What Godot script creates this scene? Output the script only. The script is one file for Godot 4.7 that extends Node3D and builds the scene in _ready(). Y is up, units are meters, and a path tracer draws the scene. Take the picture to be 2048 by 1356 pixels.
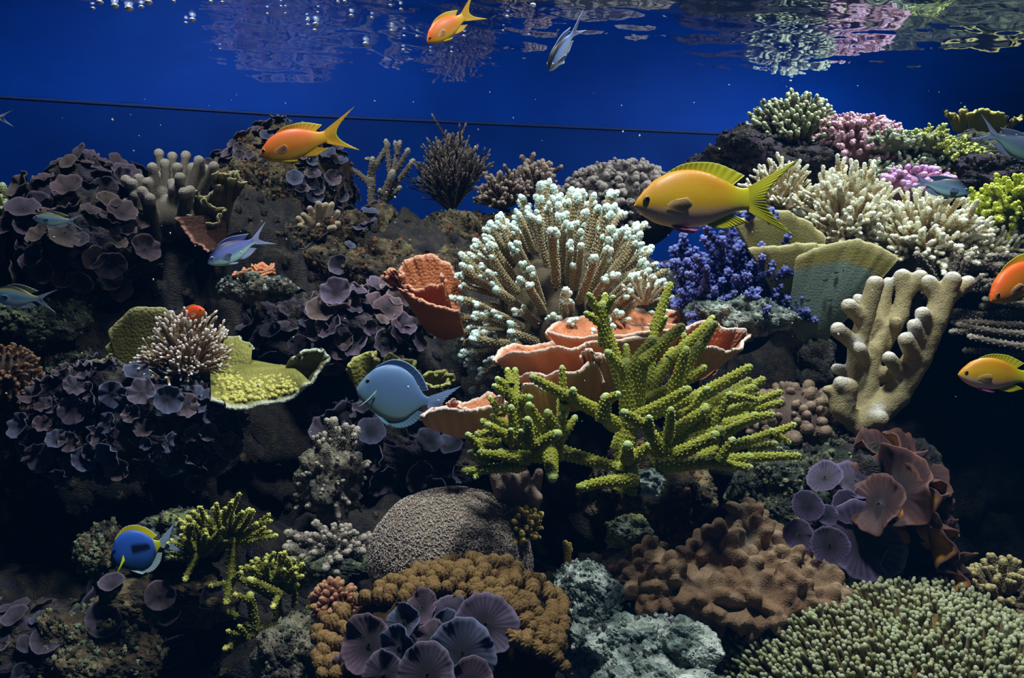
extends Node3D

# ------------------------------------------------------------------ frame
const F := 1636.8                      # focal length in pixels of a 2048 x 1356 frame, 45 degrees high
const EYE := Vector3(0.0, 0.75, 0.0)
const WATER_Y := 1.355

var rng := RandomNumberGenerator.new()
var nz := FastNoiseLite.new()
var fine := FastNoiseLite.new()
var cells := FastNoiseLite.new()
var taken := {}
var M := {}


func P(px: float, py: float, d: float) -> Vector3:
	return Vector3((px - 1024.0) / F * d, EYE.y + (678.0 - py) / F * d, -d)


func S(px: float, d: float) -> float:
	return px * d / F


func H(hex: String) -> Color:
	return Color(hex).srgb_to_linear()


func rr(a: float, b: float) -> float:
	return rng.randf_range(a, b)


# ------------------------------------------------------------------ mesh collector
class MB:
	var v := PackedVector3Array()
	var c := PackedColorArray()
	var i := PackedInt32Array()

	func add(p: Vector3, col: Color) -> int:
		v.append(p)
		c.append(col)
		return v.size() - 1

	func tri(a: int, b: int, d: int) -> void:
		i.append(a)
		i.append(b)
		i.append(d)

	func quad(a: int, b: int, d: int, e: int) -> void:
		i.append(a)
		i.append(b)
		i.append(d)
		i.append(a)
		i.append(d)
		i.append(e)

	func mesh(m: Material) -> ArrayMesh:
		var arr := []
		arr.resize(Mesh.ARRAY_MAX)
		arr[Mesh.ARRAY_VERTEX] = v
		arr[Mesh.ARRAY_COLOR] = c
		arr[Mesh.ARRAY_INDEX] = i
		var st := SurfaceTool.new()
		st.create_from_arrays(arr)
		st.generate_normals()
		var out := st.commit()
		out.surface_set_material(0, m)
		return out


# ------------------------------------------------------------------ scene tree helpers
func numbered(called: String) -> String:
	if not taken.has(called):
		taken[called] = 0
		return called
	taken[called] += 1
	return "%s_%03d" % [called, taken[called]]


func thing(called: String, label: String, category: String, at: Vector3, group := "") -> Node3D:
	var o := Node3D.new()
	o.name = numbered(called)
	add_child(o)
	o.position = at
	o.set_meta("label", label)
	o.set_meta("category", category)
	if group != "":
		o.set_meta("group", group)
	return o


func part(parent: Node3D, called: String, me: Mesh, xf := Transform3D.IDENTITY) -> MeshInstance3D:
	var o := MeshInstance3D.new()
	o.name = called
	o.mesh = me
	o.transform = xf
	parent.add_child(o, true)
	return o


func single(called: String, me: Mesh, label: String, category: String, xf: Transform3D, group := "") -> MeshInstance3D:
	var o := MeshInstance3D.new()
	o.name = numbered(called)
	o.mesh = me
	add_child(o)
	o.transform = xf
	o.set_meta("label", label)
	o.set_meta("category", category)
	if group != "":
		o.set_meta("group", group)
	return o


func structure(called: String, me: Mesh, label: String, category: String) -> MeshInstance3D:
	var o := single(called, me, label, category, Transform3D.IDENTITY)
	o.set_meta("kind", "structure")
	return o


func stuff_copies(parent: Node3D, called: String, me: Mesh, places: Array) -> void:
	var mm := MultiMesh.new()
	mm.transform_format = MultiMesh.TRANSFORM_3D
	mm.mesh = me
	mm.instance_count = places.size()
	for k in places.size():
		mm.set_instance_transform(k, places[k])
	var o := MultiMeshInstance3D.new()
	o.name = called
	o.multimesh = mm
	o.set_meta("kind", "stuff")
	parent.add_child(o, true)


func along(dir: Vector3, spin := 0.0) -> Basis:
	# a basis whose y runs along dir
	var y := dir.normalized()
	var x := (Vector3.RIGHT if absf(y.x) < 0.9 else Vector3.FORWARD).cross(y).normalized()
	x = x.rotated(y, spin)
	return Basis(x, y, x.cross(y))


# ------------------------------------------------------------------ materials
func noise_tex(freq: float, lo: Color, hi: Color, seed_: int, kind := 0, octaves := 5, size := 512) -> NoiseTexture2D:
	var n := FastNoiseLite.new()
	n.seed = seed_
	n.frequency = freq
	n.noise_type = FastNoiseLite.TYPE_SIMPLEX_SMOOTH
	n.fractal_octaves = octaves
	if kind == 1:
		n.noise_type = FastNoiseLite.TYPE_CELLULAR
		n.cellular_return_type = FastNoiseLite.RETURN_DISTANCE
		n.fractal_type = FastNoiseLite.FRACTAL_NONE
	var t := NoiseTexture2D.new()
	t.width = size
	t.height = size
	t.seamless = true
	t.noise = n
	var g := Gradient.new()
	g.set_color(0, lo)
	g.set_color(1, hi)
	t.color_ramp = g
	return t


func mat(called: String, rough: float, opt := {}) -> StandardMaterial3D:
	var m := StandardMaterial3D.new()
	m.resource_name = called
	m.vertex_color_use_as_albedo = true
	m.roughness = rough
	m.metallic_specular = opt.get("spec", 0.4)
	if opt.has("tex"):
		m.albedo_texture = opt.tex
	if opt.has("bump"):
		m.heightmap_enabled = true
		m.heightmap_texture = opt.bump
		m.heightmap_scale = opt.depth
	if opt.has("tex") or opt.has("bump"):
		m.uv1_triplanar = true
		m.uv1_world_triplanar = opt.get("world", true)
		m.uv1_scale = Vector3.ONE * opt.get("scale", 4.0)
	if opt.has("sss"):
		m.subsurf_scatter_enabled = true
		m.subsurf_scatter_strength = opt.sss
	if opt.has("back"):
		m.backlight_enabled = true
		m.backlight = opt.back
	if opt.has("coat"):
		m.clearcoat_enabled = true
		m.clearcoat = opt.coat
		m.clearcoat_roughness = 0.25
	M[called] = m
	return m


func make_materials() -> void:
	var mottle := noise_tex(0.012, Color(0.42, 0.42, 0.40), Color(1, 1, 1), 3)
	var grit := noise_tex(0.05, Color(0, 0, 0), Color(1, 1, 1), 5, 0, 4)
	var pits := noise_tex(0.035, Color(1, 1, 1), Color(0, 0, 0), 9, 1)
	var grain := noise_tex(0.06, Color(0.62, 0.62, 0.62), Color(1, 1, 1), 12, 0, 3)
	mat("rock", 0.85, {"tex": mottle, "bump": grit, "depth": 0.5, "scale": 9.0})
	mat("pale_rock", 0.7, {"tex": mottle, "bump": grit, "depth": 0.35, "scale": 11.0})
	mat("coral", 0.7, {"bump": grit, "depth": 0.12, "scale": 14.0})
	mat("granular_plate", 0.75, {"tex": grain, "bump": pits, "depth": 0.22, "scale": 10.0})
	mat("fine_plate", 0.75, {"tex": grain, "bump": pits, "depth": 0.06, "scale": 16.0})
	mat("leather", 0.85, {"tex": grain, "bump": grit, "depth": 0.12, "scale": 12.0})
	mat("mushroom", 0.55, {"bump": grit, "depth": 0.05, "scale": 10.0, "spec": 0.5, "world": false})
	mat("fish", 0.5, {"spec": 0.4, "bump": pits, "depth": 0.006, "scale": 30.0, "coat": 0.04})
	mat("fin", 0.5, {"back": Color(0.6, 0.6, 0.6)})
	mat("eye", 0.08, {"spec": 0.6})
	mat("wall", 0.6, {"tex": noise_tex(0.008, Color(0.8, 0.8, 0.85), Color(1, 1, 1), 31), "scale": 0.8, "spec": 0.15})
	M.wall.vertex_color_use_as_albedo = false
	M.wall.albedo_color = Color("002a76")
	mat("water_line", 0.8)
	M.water_line.vertex_color_use_as_albedo = false
	M.water_line.albedo_color = Color("061c4c")
	mat("metal", 0.4, {})
	# the underside of the water mirrors the tank; a share of the lamps' light comes through it
	var w := StandardMaterial3D.new()
	w.resource_name = "water_surface"
	w.albedo_texture = noise_tex(0.01, Color(0.97, 0.97, 0.97), Color(1, 1, 1), 41, 0, 2, 64)
	w.albedo_color = Color(0.80, 0.84, 0.90, 0.6)
	w.transparency = BaseMaterial3D.TRANSPARENCY_ALPHA
	w.metallic = 1.0
	w.roughness = 0.03
	M.water = w
	var b := StandardMaterial3D.new()
	b.resource_name = "air_bubble"
	b.albedo_color = Color(0.95, 0.97, 1.0)
	b.metallic = 0.7
	b.roughness = 0.22
	M.bubble = b
	var lamp := StandardMaterial3D.new()
	lamp.resource_name = "lamp_glass"
	lamp.albedo_color = Color(1, 1, 1)
	lamp.emission_enabled = true
	lamp.emission = Color(0.93, 0.98, 1.0)
	lamp.emission_energy_multiplier = 3.0
	M.lamp = lamp


# ------------------------------------------------------------------ shape builders
func tube(mb: MB, path: PackedVector3Array, rad: PackedFloat32Array, cols: PackedColorArray, sides: int, round_tip := true) -> void:
	var p := path.duplicate()
	var r := rad.duplicate()
	var cc := cols.duplicate()
	var n := p.size()
	if round_tip:
		var dir := (p[n - 1] - p[n - 2]).normalized()
		var e := p[n - 1]
		var re := r[n - 1]
		var ce := cc[n - 1]
		for k in [0.5, 0.8, 0.97]:
			p.append(e + dir * re * k)
			r.append(re * sqrt(1.0 - k * k))
			cc.append(ce)
		p.append(e + dir * re)
		r.append(0.0)
		cc.append(ce)
	var m := p.size()
	var side := Vector3.ZERO
	var base := mb.v.size()
	for k in m:
		var t := (p[mini(k + 1, m - 1)] - p[maxi(k - 1, 0)]).normalized()
		if k == 0:
			side = (Vector3.RIGHT if absf(t.x) < 0.8 else Vector3.UP).cross(t).normalized()
		else:
			side = (side - t * side.dot(t)).normalized()
		var up := t.cross(side)
		for s in sides:
			var a := TAU * s / sides
			mb.v.append(p[k] + (side * cos(a) + up * sin(a)) * r[k])
			mb.c.append(cc[k])
	for k in m - 1:
		for s in sides:
			var s2 := (s + 1) % sides
			mb.quad(base + k * sides + s, base + (k + 1) * sides + s, base + (k + 1) * sides + s2, base + k * sides + s2)


func wart(mb: MB, p: Vector3, n: Vector3, r: float, h: float, c0: Color, c1: Color, sides := 5) -> void:
	var t := (Vector3.RIGHT if absf(n.x) < 0.8 else Vector3.UP).cross(n).normalized()
	var b := n.cross(t)
	var base := mb.v.size()
	for ring in 2:
		var q := p + n * (h * 0.62 if ring == 1 else -h * 0.25)
		var w := r * (0.72 if ring == 1 else 1.0)
		for s in sides:
			var a := TAU * s / sides
			mb.v.append(q + (t * cos(a) + b * sin(a)) * w)
			mb.c.append(c0 if ring == 0 else c1)
	mb.v.append(p + n * h)
	mb.c.append(c1)
	for s in sides:
		var s2 := (s + 1) % sides
		mb.quad(base + s, base + sides + s, base + sides + s2, base + s2)
		mb.tri(base + sides + s, base + sides * 2, base + sides + s2)


# a curved finger with corallites standing on it. o: r0, r1, base, tip, tip_len, wart, gap, wart_col, sides
func finger(mb: MB, a: Vector3, ctrl: Vector3, b: Vector3, o: Dictionary) -> void:
	var n: int = o.get("n", 8)
	var path := PackedVector3Array()
	var rad := PackedFloat32Array()
	var cols := PackedColorArray()
	var length := a.distance_to(ctrl) * 0.5 + ctrl.distance_to(b) * 0.5 + a.distance_to(b) * 0.25
	var tip_from: float = 1.0 - o.get("tip_len", 0.12)
	for k in n + 1:
		var t := float(k) / n
		path.append(a.lerp(ctrl, t).lerp(ctrl.lerp(b, t), t))
		rad.append(lerpf(o.r0, o.r1, t))
		cols.append((o.base as Color).lerp(o.tip, smoothstep(tip_from, tip_from + 0.06, t)))
	tube(mb, path, rad, cols, o.get("sides", 9))
	if not o.has("wart"):
		return
	var gap: float = o.gap
	var steps := int(length / gap)
	var lean: float = o.get("lean", 0.8)
	for k in range(1, steps + 1):
		var t := float(k) / (steps + 0.3)
		var c := a.lerp(ctrl, t).lerp(ctrl.lerp(b, t), t)
		var dir := (ctrl.lerp(b, t) - a.lerp(ctrl, t)).normalized()
		var r := lerpf(o.r0, o.r1, t)
		var s := (Vector3.RIGHT if absf(dir.x) < 0.8 else Vector3.UP).cross(dir).normalized()
		var u := dir.cross(s)
		var around := maxi(5, int(TAU * r / gap))
		var col: Color = (o.wart_col as Color).lerp(o.tip, smoothstep(tip_from - 0.05, tip_from + 0.08, t))
		for q in around:
			var an := TAU * (q + 0.5 * (k % 2) + rng.randf_range(-0.25, 0.25)) / around
			var out := s * cos(an) + u * sin(an)
			wart(mb, c + out * r * 0.95 + dir * rng.randf_range(-0.2, 0.2) * gap, (out + dir * lean).normalized(), o.wart * rng.randf_range(0.8, 1.15), o.wart * 1.25, col.lerp(o.base, 0.35), col)


# thick sheet over f(u, v); rows run from the foot (v = 0) to the rim (v = 1)
func sheet(mb: MB, f: Callable, nu: int, nv: int, thick: float, top: Callable, under: Color, rim: Color, closed: bool) -> void:
	var grid := PackedVector3Array()
	for j in nv + 1:
		for i in nu + 1:
			grid.append(f.call(float(i) / nu, float(j) / nv))
	var w := nu + 1
	var base := mb.v.size()
	var under_at := PackedVector3Array()
	for j in nv + 1:
		for i in nu + 1:
			var p := grid[j * w + i]
			var i0 := (i - 1 + nu) % nu if closed else maxi(i - 1, 0)
			var i1 := (i + 1) % nu if closed else mini(i + 1, nu)
			var du := grid[j * w + i1] - grid[j * w + i0]
			var dv := grid[mini(j + 1, nv) * w + i] - grid[maxi(j - 1, 0) * w + i]
			var n := du.cross(dv).normalized()
			var v := float(j) / nv
			mb.v.append(p)
			mb.c.append(rim if j == nv else (top.call(float(i) / nu, v) as Color))
			under_at.append(p - n * thick)
	for k in under_at.size():
		mb.v.append(under_at[k])
		mb.c.append(rim if k >= nv * w else under)
	var off := w * (nv + 1)
	for j in nv:
		for i in nu:
			var a := base + j * w + i
			mb.quad(a, a + 1, a + w + 1, a + w)
			mb.quad(a + off, a + off + w, a + off + w + 1, a + off + 1)
	# rounded rim
	var rim0 := mb.v.size()
	for i in nu + 1:
		var p := grid[nv * w + i]
		var q := under_at[nv * w + i]
		var out := (p - grid[(nv - 1) * w + i]).normalized()
		mb.v.append((p + q) * 0.5 + out * thick * 0.5)
		mb.c.append(rim)
	for i in nu:
		var a := base + nv * w + i
		mb.quad(a, a + 1, rim0 + i + 1, rim0 + i)
		mb.quad(rim0 + i, rim0 + i + 1, a + off + 1, a + off)
	if not closed:
		for j in nv:
			for i in [0, nu]:
				var a: int = base + j * w + i
				mb.quad(a, a + w, a + w + off, a + off)


func on_line(pts: Array, t: float) -> Vector3:
	var n := pts.size() - 1
	var x := clampf(t, 0.0, 1.0) * n
	var k := mini(int(x), n - 1)
	var p0: Vector3 = pts[maxi(k - 1, 0)]
	var p1: Vector3 = pts[k]
	var p2: Vector3 = pts[k + 1]
	var p3: Vector3 = pts[mini(k + 2, n)]
	return p1.cubic_interpolate(p2, p0, p3, x - k)


# sheet ruled between two lines, bulging by `bulge` half way
func ruled(mb: MB, foot: Array, rim_pts: Array, nu: int, nv: int, thick: float, bulge: Vector3, ruffle: float, top: Callable, under: Color, rim: Color, ruffle_n := 9.0, flip := false) -> void:
	var seed_ := rng.randf() * 100.0
	var f := func(u: float, v: float) -> Vector3:
		if flip:
			u = 1.0 - u
		var a := on_line(foot, u)
		var b := on_line(rim_pts, u)
		var p := a.lerp(b, v) + bulge * sin(PI * v * 0.5) * (1.0 - v * 0.5)
		var w := v * v * v * ruffle * 0.7
		var k := u * ruffle_n * 16.0
		var jag := 0.0012 * fine.get_noise_1d(u * 900.0 + seed_) * smoothstep(0.85, 1.0, v)
		return p + Vector3(nz.get_noise_2d(k, seed_), 0.6 * nz.get_noise_2d(k, seed_ + 50.0) + jag / maxf(w, 1e-5), 1.3 * nz.get_noise_2d(k, seed_ + 90.0)) * w
	sheet(mb, f, nu, nv, thick, top, under, rim, false)


# bowl or plate round y: radius from r_in to 1, ruffled rim
func bowl(mb: MB, size: Vector3, rise: float, tilt: Vector3, ruffle: float, nu: int, nv: int, thick: float, top: Callable, under: Color, rim: Color, power := 1.6, from := 0.0, to := 1.0) -> void:
	var seed_ := rng.randf() * 100.0
	var closed := from == 0.0 and to == 1.0
	var f := func(u: float, v: float) -> Vector3:
		var a := TAU * lerpf(from, to, u)
		var q := Vector2(cos(a), sin(a))
		var wob := 1.0 + 0.3 * nz.get_noise_3d(q.x * 45.0, q.y * 45.0, seed_) * v
		var r := lerpf(0.06, 1.0, v) * wob
		var jag := 1.2 * nz.get_noise_3d(q.x * 50.0, q.y * 50.0, seed_ + 30.0) + 0.22 * nz.get_noise_3d(q.x * 700.0, q.y * 700.0, seed_ + 60.0) * v * v
		var y := rise * pow(v, power) + ruffle * jag * v * v
		var p := Vector3(q.x * size.x * r, y * size.y, q.y * size.z * r)
		return p + Vector3(0, p.x * tilt.x + p.z * tilt.z, 0)
	sheet(mb, f, nu, nv, thick, top, under, rim, closed)


# lump over a cube-sphere; radius from fn(dir), colour from col(dir, radius)
func lump(mb: MB, res: int, fn: Callable, col: Callable, size := Vector3.ONE) -> void:
	var axes := [[Vector3.RIGHT, Vector3.UP, Vector3.BACK], [Vector3.LEFT, Vector3.UP, Vector3.FORWARD], [Vector3.UP, Vector3.BACK, Vector3.RIGHT], [Vector3.DOWN, Vector3.FORWARD, Vector3.RIGHT], [Vector3.BACK, Vector3.UP, Vector3.LEFT], [Vector3.FORWARD, Vector3.UP, Vector3.RIGHT]]
	for ax in axes:
		var base := mb.v.size()
		for j in res + 1:
			for i in res + 1:
				var a := tan((float(i) / res - 0.5) * PI * 0.5)
				var b := tan((float(j) / res - 0.5) * PI * 0.5)
				var d: Vector3 = (ax[0] + ax[1] * a + ax[2] * b).normalized()
				var r: float = fn.call(d)
				mb.v.append(d * r * size)
				mb.c.append(col.call(d, r))
		for j in res:
			for i in res:
				var q := base + j * (res + 1) + i
				mb.quad(q, q + 1, q + res + 2, q + res + 1)


const PALETTE := {
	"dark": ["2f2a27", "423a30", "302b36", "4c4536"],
	"purple": ["3c3040", "4d4152", "2c262c", "5a5044"],
	"brown": ["5c4a33", "3c3226", "766449", "94845e"],
	"green": ["5f6a52", "3a4236", "87906c", "4c4a3a"],
	"pale": ["b9c9ba", "e6efe2", "59655c", "9db0a4"],
	"yellow": ["7c8748", "a4ab62", "4f5838", "8d9a86"],
	"sand": ["7f7460", "a39a82", "4c4438", "6d6a60"],
}


# live rock: nodules and pits of a few centimetres, patches of crust in the palette's colours
func rock_mesh(variant: int, palette: String, size: Vector3, res := 44, amount := 1.0) -> ArrayMesh:
	var pal := []
	for h in PALETTE[palette]:
		pal.append(H(h))
	var off := Vector3(variant * 17.3, variant * 5.1, variant * 9.7)
	var mean := (size.x + size.y + size.z) / 3.0
	var mb := MB.new()
	var k := clampf(mean / 0.09, 0.35, 1.4) * amount
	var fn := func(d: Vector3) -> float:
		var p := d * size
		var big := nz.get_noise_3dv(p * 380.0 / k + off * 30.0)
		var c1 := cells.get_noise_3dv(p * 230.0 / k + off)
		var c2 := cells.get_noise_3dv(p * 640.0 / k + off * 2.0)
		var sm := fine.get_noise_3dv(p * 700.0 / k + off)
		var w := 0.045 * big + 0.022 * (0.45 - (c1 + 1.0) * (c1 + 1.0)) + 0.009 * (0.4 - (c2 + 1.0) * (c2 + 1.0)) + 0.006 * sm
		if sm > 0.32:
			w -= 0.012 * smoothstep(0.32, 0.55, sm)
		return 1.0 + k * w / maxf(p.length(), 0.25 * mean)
	var col := func(d: Vector3, _r: float) -> Color:
		var p := d * size
		var t := nz.get_noise_3dv(p * 1500.0 + off * 3.0) * 0.5 + 0.5
		var q := fine.get_noise_3dv(p * 500.0 + off * 2.0) * 0.5 + 0.5
		var a := (pal[0] as Color).lerp(pal[1], smoothstep(0.42, 0.56, t))
		var b := (pal[2] as Color).lerp(pal[3], smoothstep(0.42, 0.58, q))
		return a.lerp(b, smoothstep(0.46, 0.56, nz.get_noise_3dv(p * 800.0 - off * 2.0) * 0.5 + 0.5))
	lump(mb, res, fn, col, size)
	return mb.mesh(M.pale_rock if palette in ["pale", "yellow", "sand"] else M.rock)


func rock(called: String, label: String, px: float, py: float, d: float, rx: float, ry: float, rz: float, variant: int, palette: String, _turn := 0.0, res := 44, category := "rock") -> Node3D:
	var t := thing(called, label, category, P(px, py, d))
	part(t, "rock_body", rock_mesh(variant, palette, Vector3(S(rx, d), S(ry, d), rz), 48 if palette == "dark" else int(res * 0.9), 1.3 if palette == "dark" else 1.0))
	return t


# surface nets over tapered capsules joined by a smooth minimum
func sdf_mesh(prims: Array, cell: float, k: float, bump: Callable, col: Callable, m: Material) -> ArrayMesh:
	var lo := Vector3.INF
	var hi := -Vector3.INF
	for p in prims:
		var r: float = maxf(p[2], p[3]) + cell * 3.0
		for e in [p[0], p[1]]:
			lo = lo.min(e - Vector3.ONE * r)
			hi = hi.max(e + Vector3.ONE * r)
	var nx := int((hi.x - lo.x) / cell) + 2
	var ny := int((hi.y - lo.y) / cell) + 2
	var nzz := int((hi.z - lo.z) / cell) + 2
	var field := PackedFloat32Array()
	field.resize(nx * ny * nzz)
	field.fill(9.0)
	for p in prims:
		var a: Vector3 = p[0]
		var b: Vector3 = p[1]
		var ra: float = p[2]
		var rb: float = p[3]
		var g := maxf(ra, rb) + k + cell * 2.0
		var l0 := ((a.min(b) - Vector3.ONE * g - lo) / cell).max(Vector3.ZERO)
		var l1 := (a.max(b) + Vector3.ONE * g - lo) / cell
		var ab := b - a
		var inv := 1.0 / maxf(ab.length_squared(), 1e-9)
		for z in range(int(l0.z), mini(int(l1.z) + 1, nzz)):
			for y in range(int(l0.y), mini(int(l1.y) + 1, ny)):
				var row := (z * ny + y) * nx
				for x in range(int(l0.x), mini(int(l1.x) + 1, nx)):
					var q := lo + Vector3(x, y, z) * cell - a
					var t := clampf(q.dot(ab) * inv, 0.0, 1.0)
					var d := (q - ab * t).length() - ra - (rb - ra) * t
					var e := field[row + x]
					var h := maxf(k - absf(e - d), 0.0) / k
					field[row + x] = minf(e, d) - h * h * k * 0.25
	var mb := MB.new()
	var at := {}
	var sx := 1
	var sy := nx
	var sz := nx * ny
	var corner := [0, sx, sy, sx + sy, sz, sx + sz, sy + sz, sx + sy + sz]
	var cpos := [Vector3(0, 0, 0), Vector3(1, 0, 0), Vector3(0, 1, 0), Vector3(1, 1, 0), Vector3(0, 0, 1), Vector3(1, 0, 1), Vector3(0, 1, 1), Vector3(1, 1, 1)]
	var edges := [[0, 1], [2, 3], [4, 5], [6, 7], [0, 2], [1, 3], [4, 6], [5, 7], [0, 4], [1, 5], [2, 6], [3, 7]]
	var near := cell * 2.0
	for z in nzz - 1:
		for y in ny - 1:
			for x in nx - 1:
				var i0 := x + y * sy + z * sz
				if absf(field[i0]) > near:
					continue
				var sum := Vector3.ZERO
				var count := 0
				for e in edges:
					var fa := field[i0 + corner[e[0]]]
					var fb := field[i0 + corner[e[1]]]
					if (fa < 0.0) != (fb < 0.0):
						sum += (cpos[e[0]] as Vector3).lerp(cpos[e[1]], fa / (fa - fb))
						count += 1
				if count == 0:
					continue
				var p := lo + (Vector3(x, y, z) + sum / count) * cell
				var n := Vector3(field[i0 + 1] - field[i0], field[i0 + sy] - field[i0], field[i0 + sz] - field[i0]).normalized()
				at[i0] = mb.v.size()
				mb.v.append(p + n * float(bump.call(p)))
				mb.c.append(col.call(p))
	for i0 in at:
		var f0 := field[i0] < 0.0
		for ax in [[sx, sy, sz], [sy, sz, sx], [sz, sx, sy]]:
			var f1 := field[i0 + ax[0]] < 0.0
			if f0 == f1:
				continue
			var b: int = i0 - ax[1]
			var c: int = i0 - ax[1] - ax[2]
			var d: int = i0 - ax[2]
			if not (at.has(b) and at.has(c) and at.has(d)):
				continue
			if f0:
				mb.quad(at[i0], at[d], at[c], at[b])
			else:
				mb.quad(at[i0], at[b], at[c], at[d])
	return mb.mesh(m)


# ------------------------------------------------------------------ corals made of many fingers
# unit-length finger along +y with side fingers
func finger_variants(count: int, o: Dictionary, sub: int, mat_: Material) -> Array:
	var out := []
	for k in count:
		var mb := MB.new()
		var bend := Vector3(rr(-0.12, 0.12), 0.5, rr(-0.12, 0.12))
		var tip := Vector3(rr(-0.06, 0.06), 1.0, rr(-0.06, 0.06))
		finger(mb, Vector3.ZERO, bend, tip, o)
		for s in sub:
			var t := rr(float(o.get("sub_from", 0.35)), 0.93)
			var a := Vector3.ZERO.lerp(bend, t).lerp(bend.lerp(tip, t), t)
			var an := rr(0, TAU)
			var dir := Vector3(cos(an), rr(0.9, 1.8), sin(an)).normalized()
			var l := rr(0.14, 0.3) * float(o.get("sub_len", 1.0))
			var o2 := o.duplicate()
			o2.r0 = o.r1 * 0.95
			o2.r1 = o.r1 * 0.8
			o2.tip_len = float(o.get("sub_tip", 0.2))
			o2.n = 5
			finger(mb, a, a + dir * l * 0.5, a + dir * l + Vector3(0, l * 0.2, 0), o2)
		out.append(mb.mesh(mat_))
	return out


# fingers radiating from a hub. reach: ellipsoid radii; dirs within `spread` of `axis`
func radiating(t: Node3D, variants: Array, count: int, hub: Vector3, reach: Vector3, axis: Vector3, spread: float, inner: float, scale_jit := 0.15, lift := 0.0, called := "branch") -> void:
	var golden := PI * (3.0 - sqrt(5.0))
	var ax := along(axis)
	for k in count:
		var ct := lerpf(1.0, cos(spread), (k + 0.5) / count)
		var st := sqrt(1.0 - ct * ct)
		var a := golden * k + rr(-0.35, 0.35)
		var dir := (ax * Vector3(st * cos(a), ct, st * sin(a)) + Vector3(rr(-0.1, 0.1), rr(-0.08, 0.08), rr(-0.1, 0.1))).normalized()
		var tip := hub + dir * reach * rr(1.0 - scale_jit, 1.0 + scale_jit * 0.4)
		var root := hub + dir * reach * inner * rr(0.8, 1.1)
		if lift > 0.0:
			root = tip - (tip - root).normalized().lerp(Vector3.UP, lift * clampf(dir.z * 1.6, 0.0, 1.0)).normalized() * (tip - root).length()
		var l := tip.distance_to(root)
		var b := along(tip - root, rr(0, TAU)).scaled(Vector3.ONE * l)
		part(t, called, variants[rng.randi() % variants.size()], Transform3D(b, root))


# fingers along pixel polylines: each entry [x0, y0, x1, y1, d0, d1, sag, width_px]
func traced(t: Node3D, list: Array, o: Dictionary, d: float, called := "branch", mat_: Material = null) -> void:
	for e in list:
		var a := P(e[0], e[1], d + e[4]) - t.position
		var b := P(e[2], e[3], d + e[5]) - t.position
		var l := a.distance_to(b)
		var sag: float = e[6]
		var ctrl := (a + b) * 0.5 + Vector3(0, -sag * l, 0) + Vector3(rr(-0.04, 0.04), 0, rr(-0.04, 0.04)) * l
		var q := o.duplicate()
		q.r0 = S(e[7], d) * 0.5 * float(o.get("thick0", 1.08))
		q.r1 = S(e[7], d) * 0.5 * float(o.get("thick1", 0.8))
		q.tip_len = minf(0.4, float(o.tip_px) * d / F / l)
		var mb := MB.new()
		finger(mb, a, ctrl, b, q)
		part(t, called, mb.mesh(mat_ if mat_ else M.coral))


# ------------------------------------------------------------------ mushroom corals
func polyp_mesh(deep: Color, mid: Color, rim: Color, under: Color, ripple: float, dish: float, waves: int, streak := 0.3, nu := 56) -> ArrayMesh:
	var mb := MB.new()
	var ph := rr(0, TAU)
	var ph2 := rr(0, TAU)
	var sd := rr(0, 90)
	var f := func(u: float, v: float) -> Vector3:
		var a := TAU * u
		var r := lerpf(0.05, 1.0, v) * (1.0 + 0.05 * v * sin(a * 2.0 + ph) + 0.035 * v * sin(a * waves + ph2) + 0.02 * v * sin(a * 13.0 + ph))
		var ridge := 0.012 * sin(a * 28.0) * v
		var y := dish * v * v + ripple * v * v * (sin(a * waves + ph) + 0.6 * sin(a * (waves + 3) + ph2)) + ridge + 0.08 * exp(-v * v * 90.0)
		return Vector3(cos(a) * r, y, sin(a) * r)
	var top := func(u: float, v: float) -> Color:
		var s := 0.5 + 0.5 * sin(TAU * u * 28.0 + 2.0 * nz.get_noise_2d(u * 300.0, sd))
		var c := deep.lerp(mid, smoothstep(0.1, 0.75, v))
		return c.lerp(rim, streak * s * smoothstep(0.15, 0.8, v))
	sheet(mb, f, nu, 7, 0.05, top, under, rim, true)
	tube(mb, PackedVector3Array([Vector3(0, -0.75, 0), Vector3(0, -0.35, 0), Vector3(0, -0.03, 0)]), PackedFloat32Array([0.3, 0.24, 0.4]), PackedColorArray([under, under, under]), 10, false)
	return mb.mesh(M.mushroom)


func purple_polyps(bright: float, ripple: float, waves: int, hue := 0) -> Array:
	var sets: Array = [
		[["2b2130", "4f4358", "84758c"], ["33262f", "5a4852", "8d7c86"], ["262436", "474a68", "777c9a"]],
		[["2c1d24", "5c434f", "96787f"], ["2f2432", "54435a", "8a7690"], ["3a2926", "634c46", "97837a"]],
	][hue]
	var out := []
	for s in sets:
		for k in 2:
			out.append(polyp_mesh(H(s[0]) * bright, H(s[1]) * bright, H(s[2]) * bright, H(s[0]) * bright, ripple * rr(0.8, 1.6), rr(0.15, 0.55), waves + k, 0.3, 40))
	return out


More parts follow.
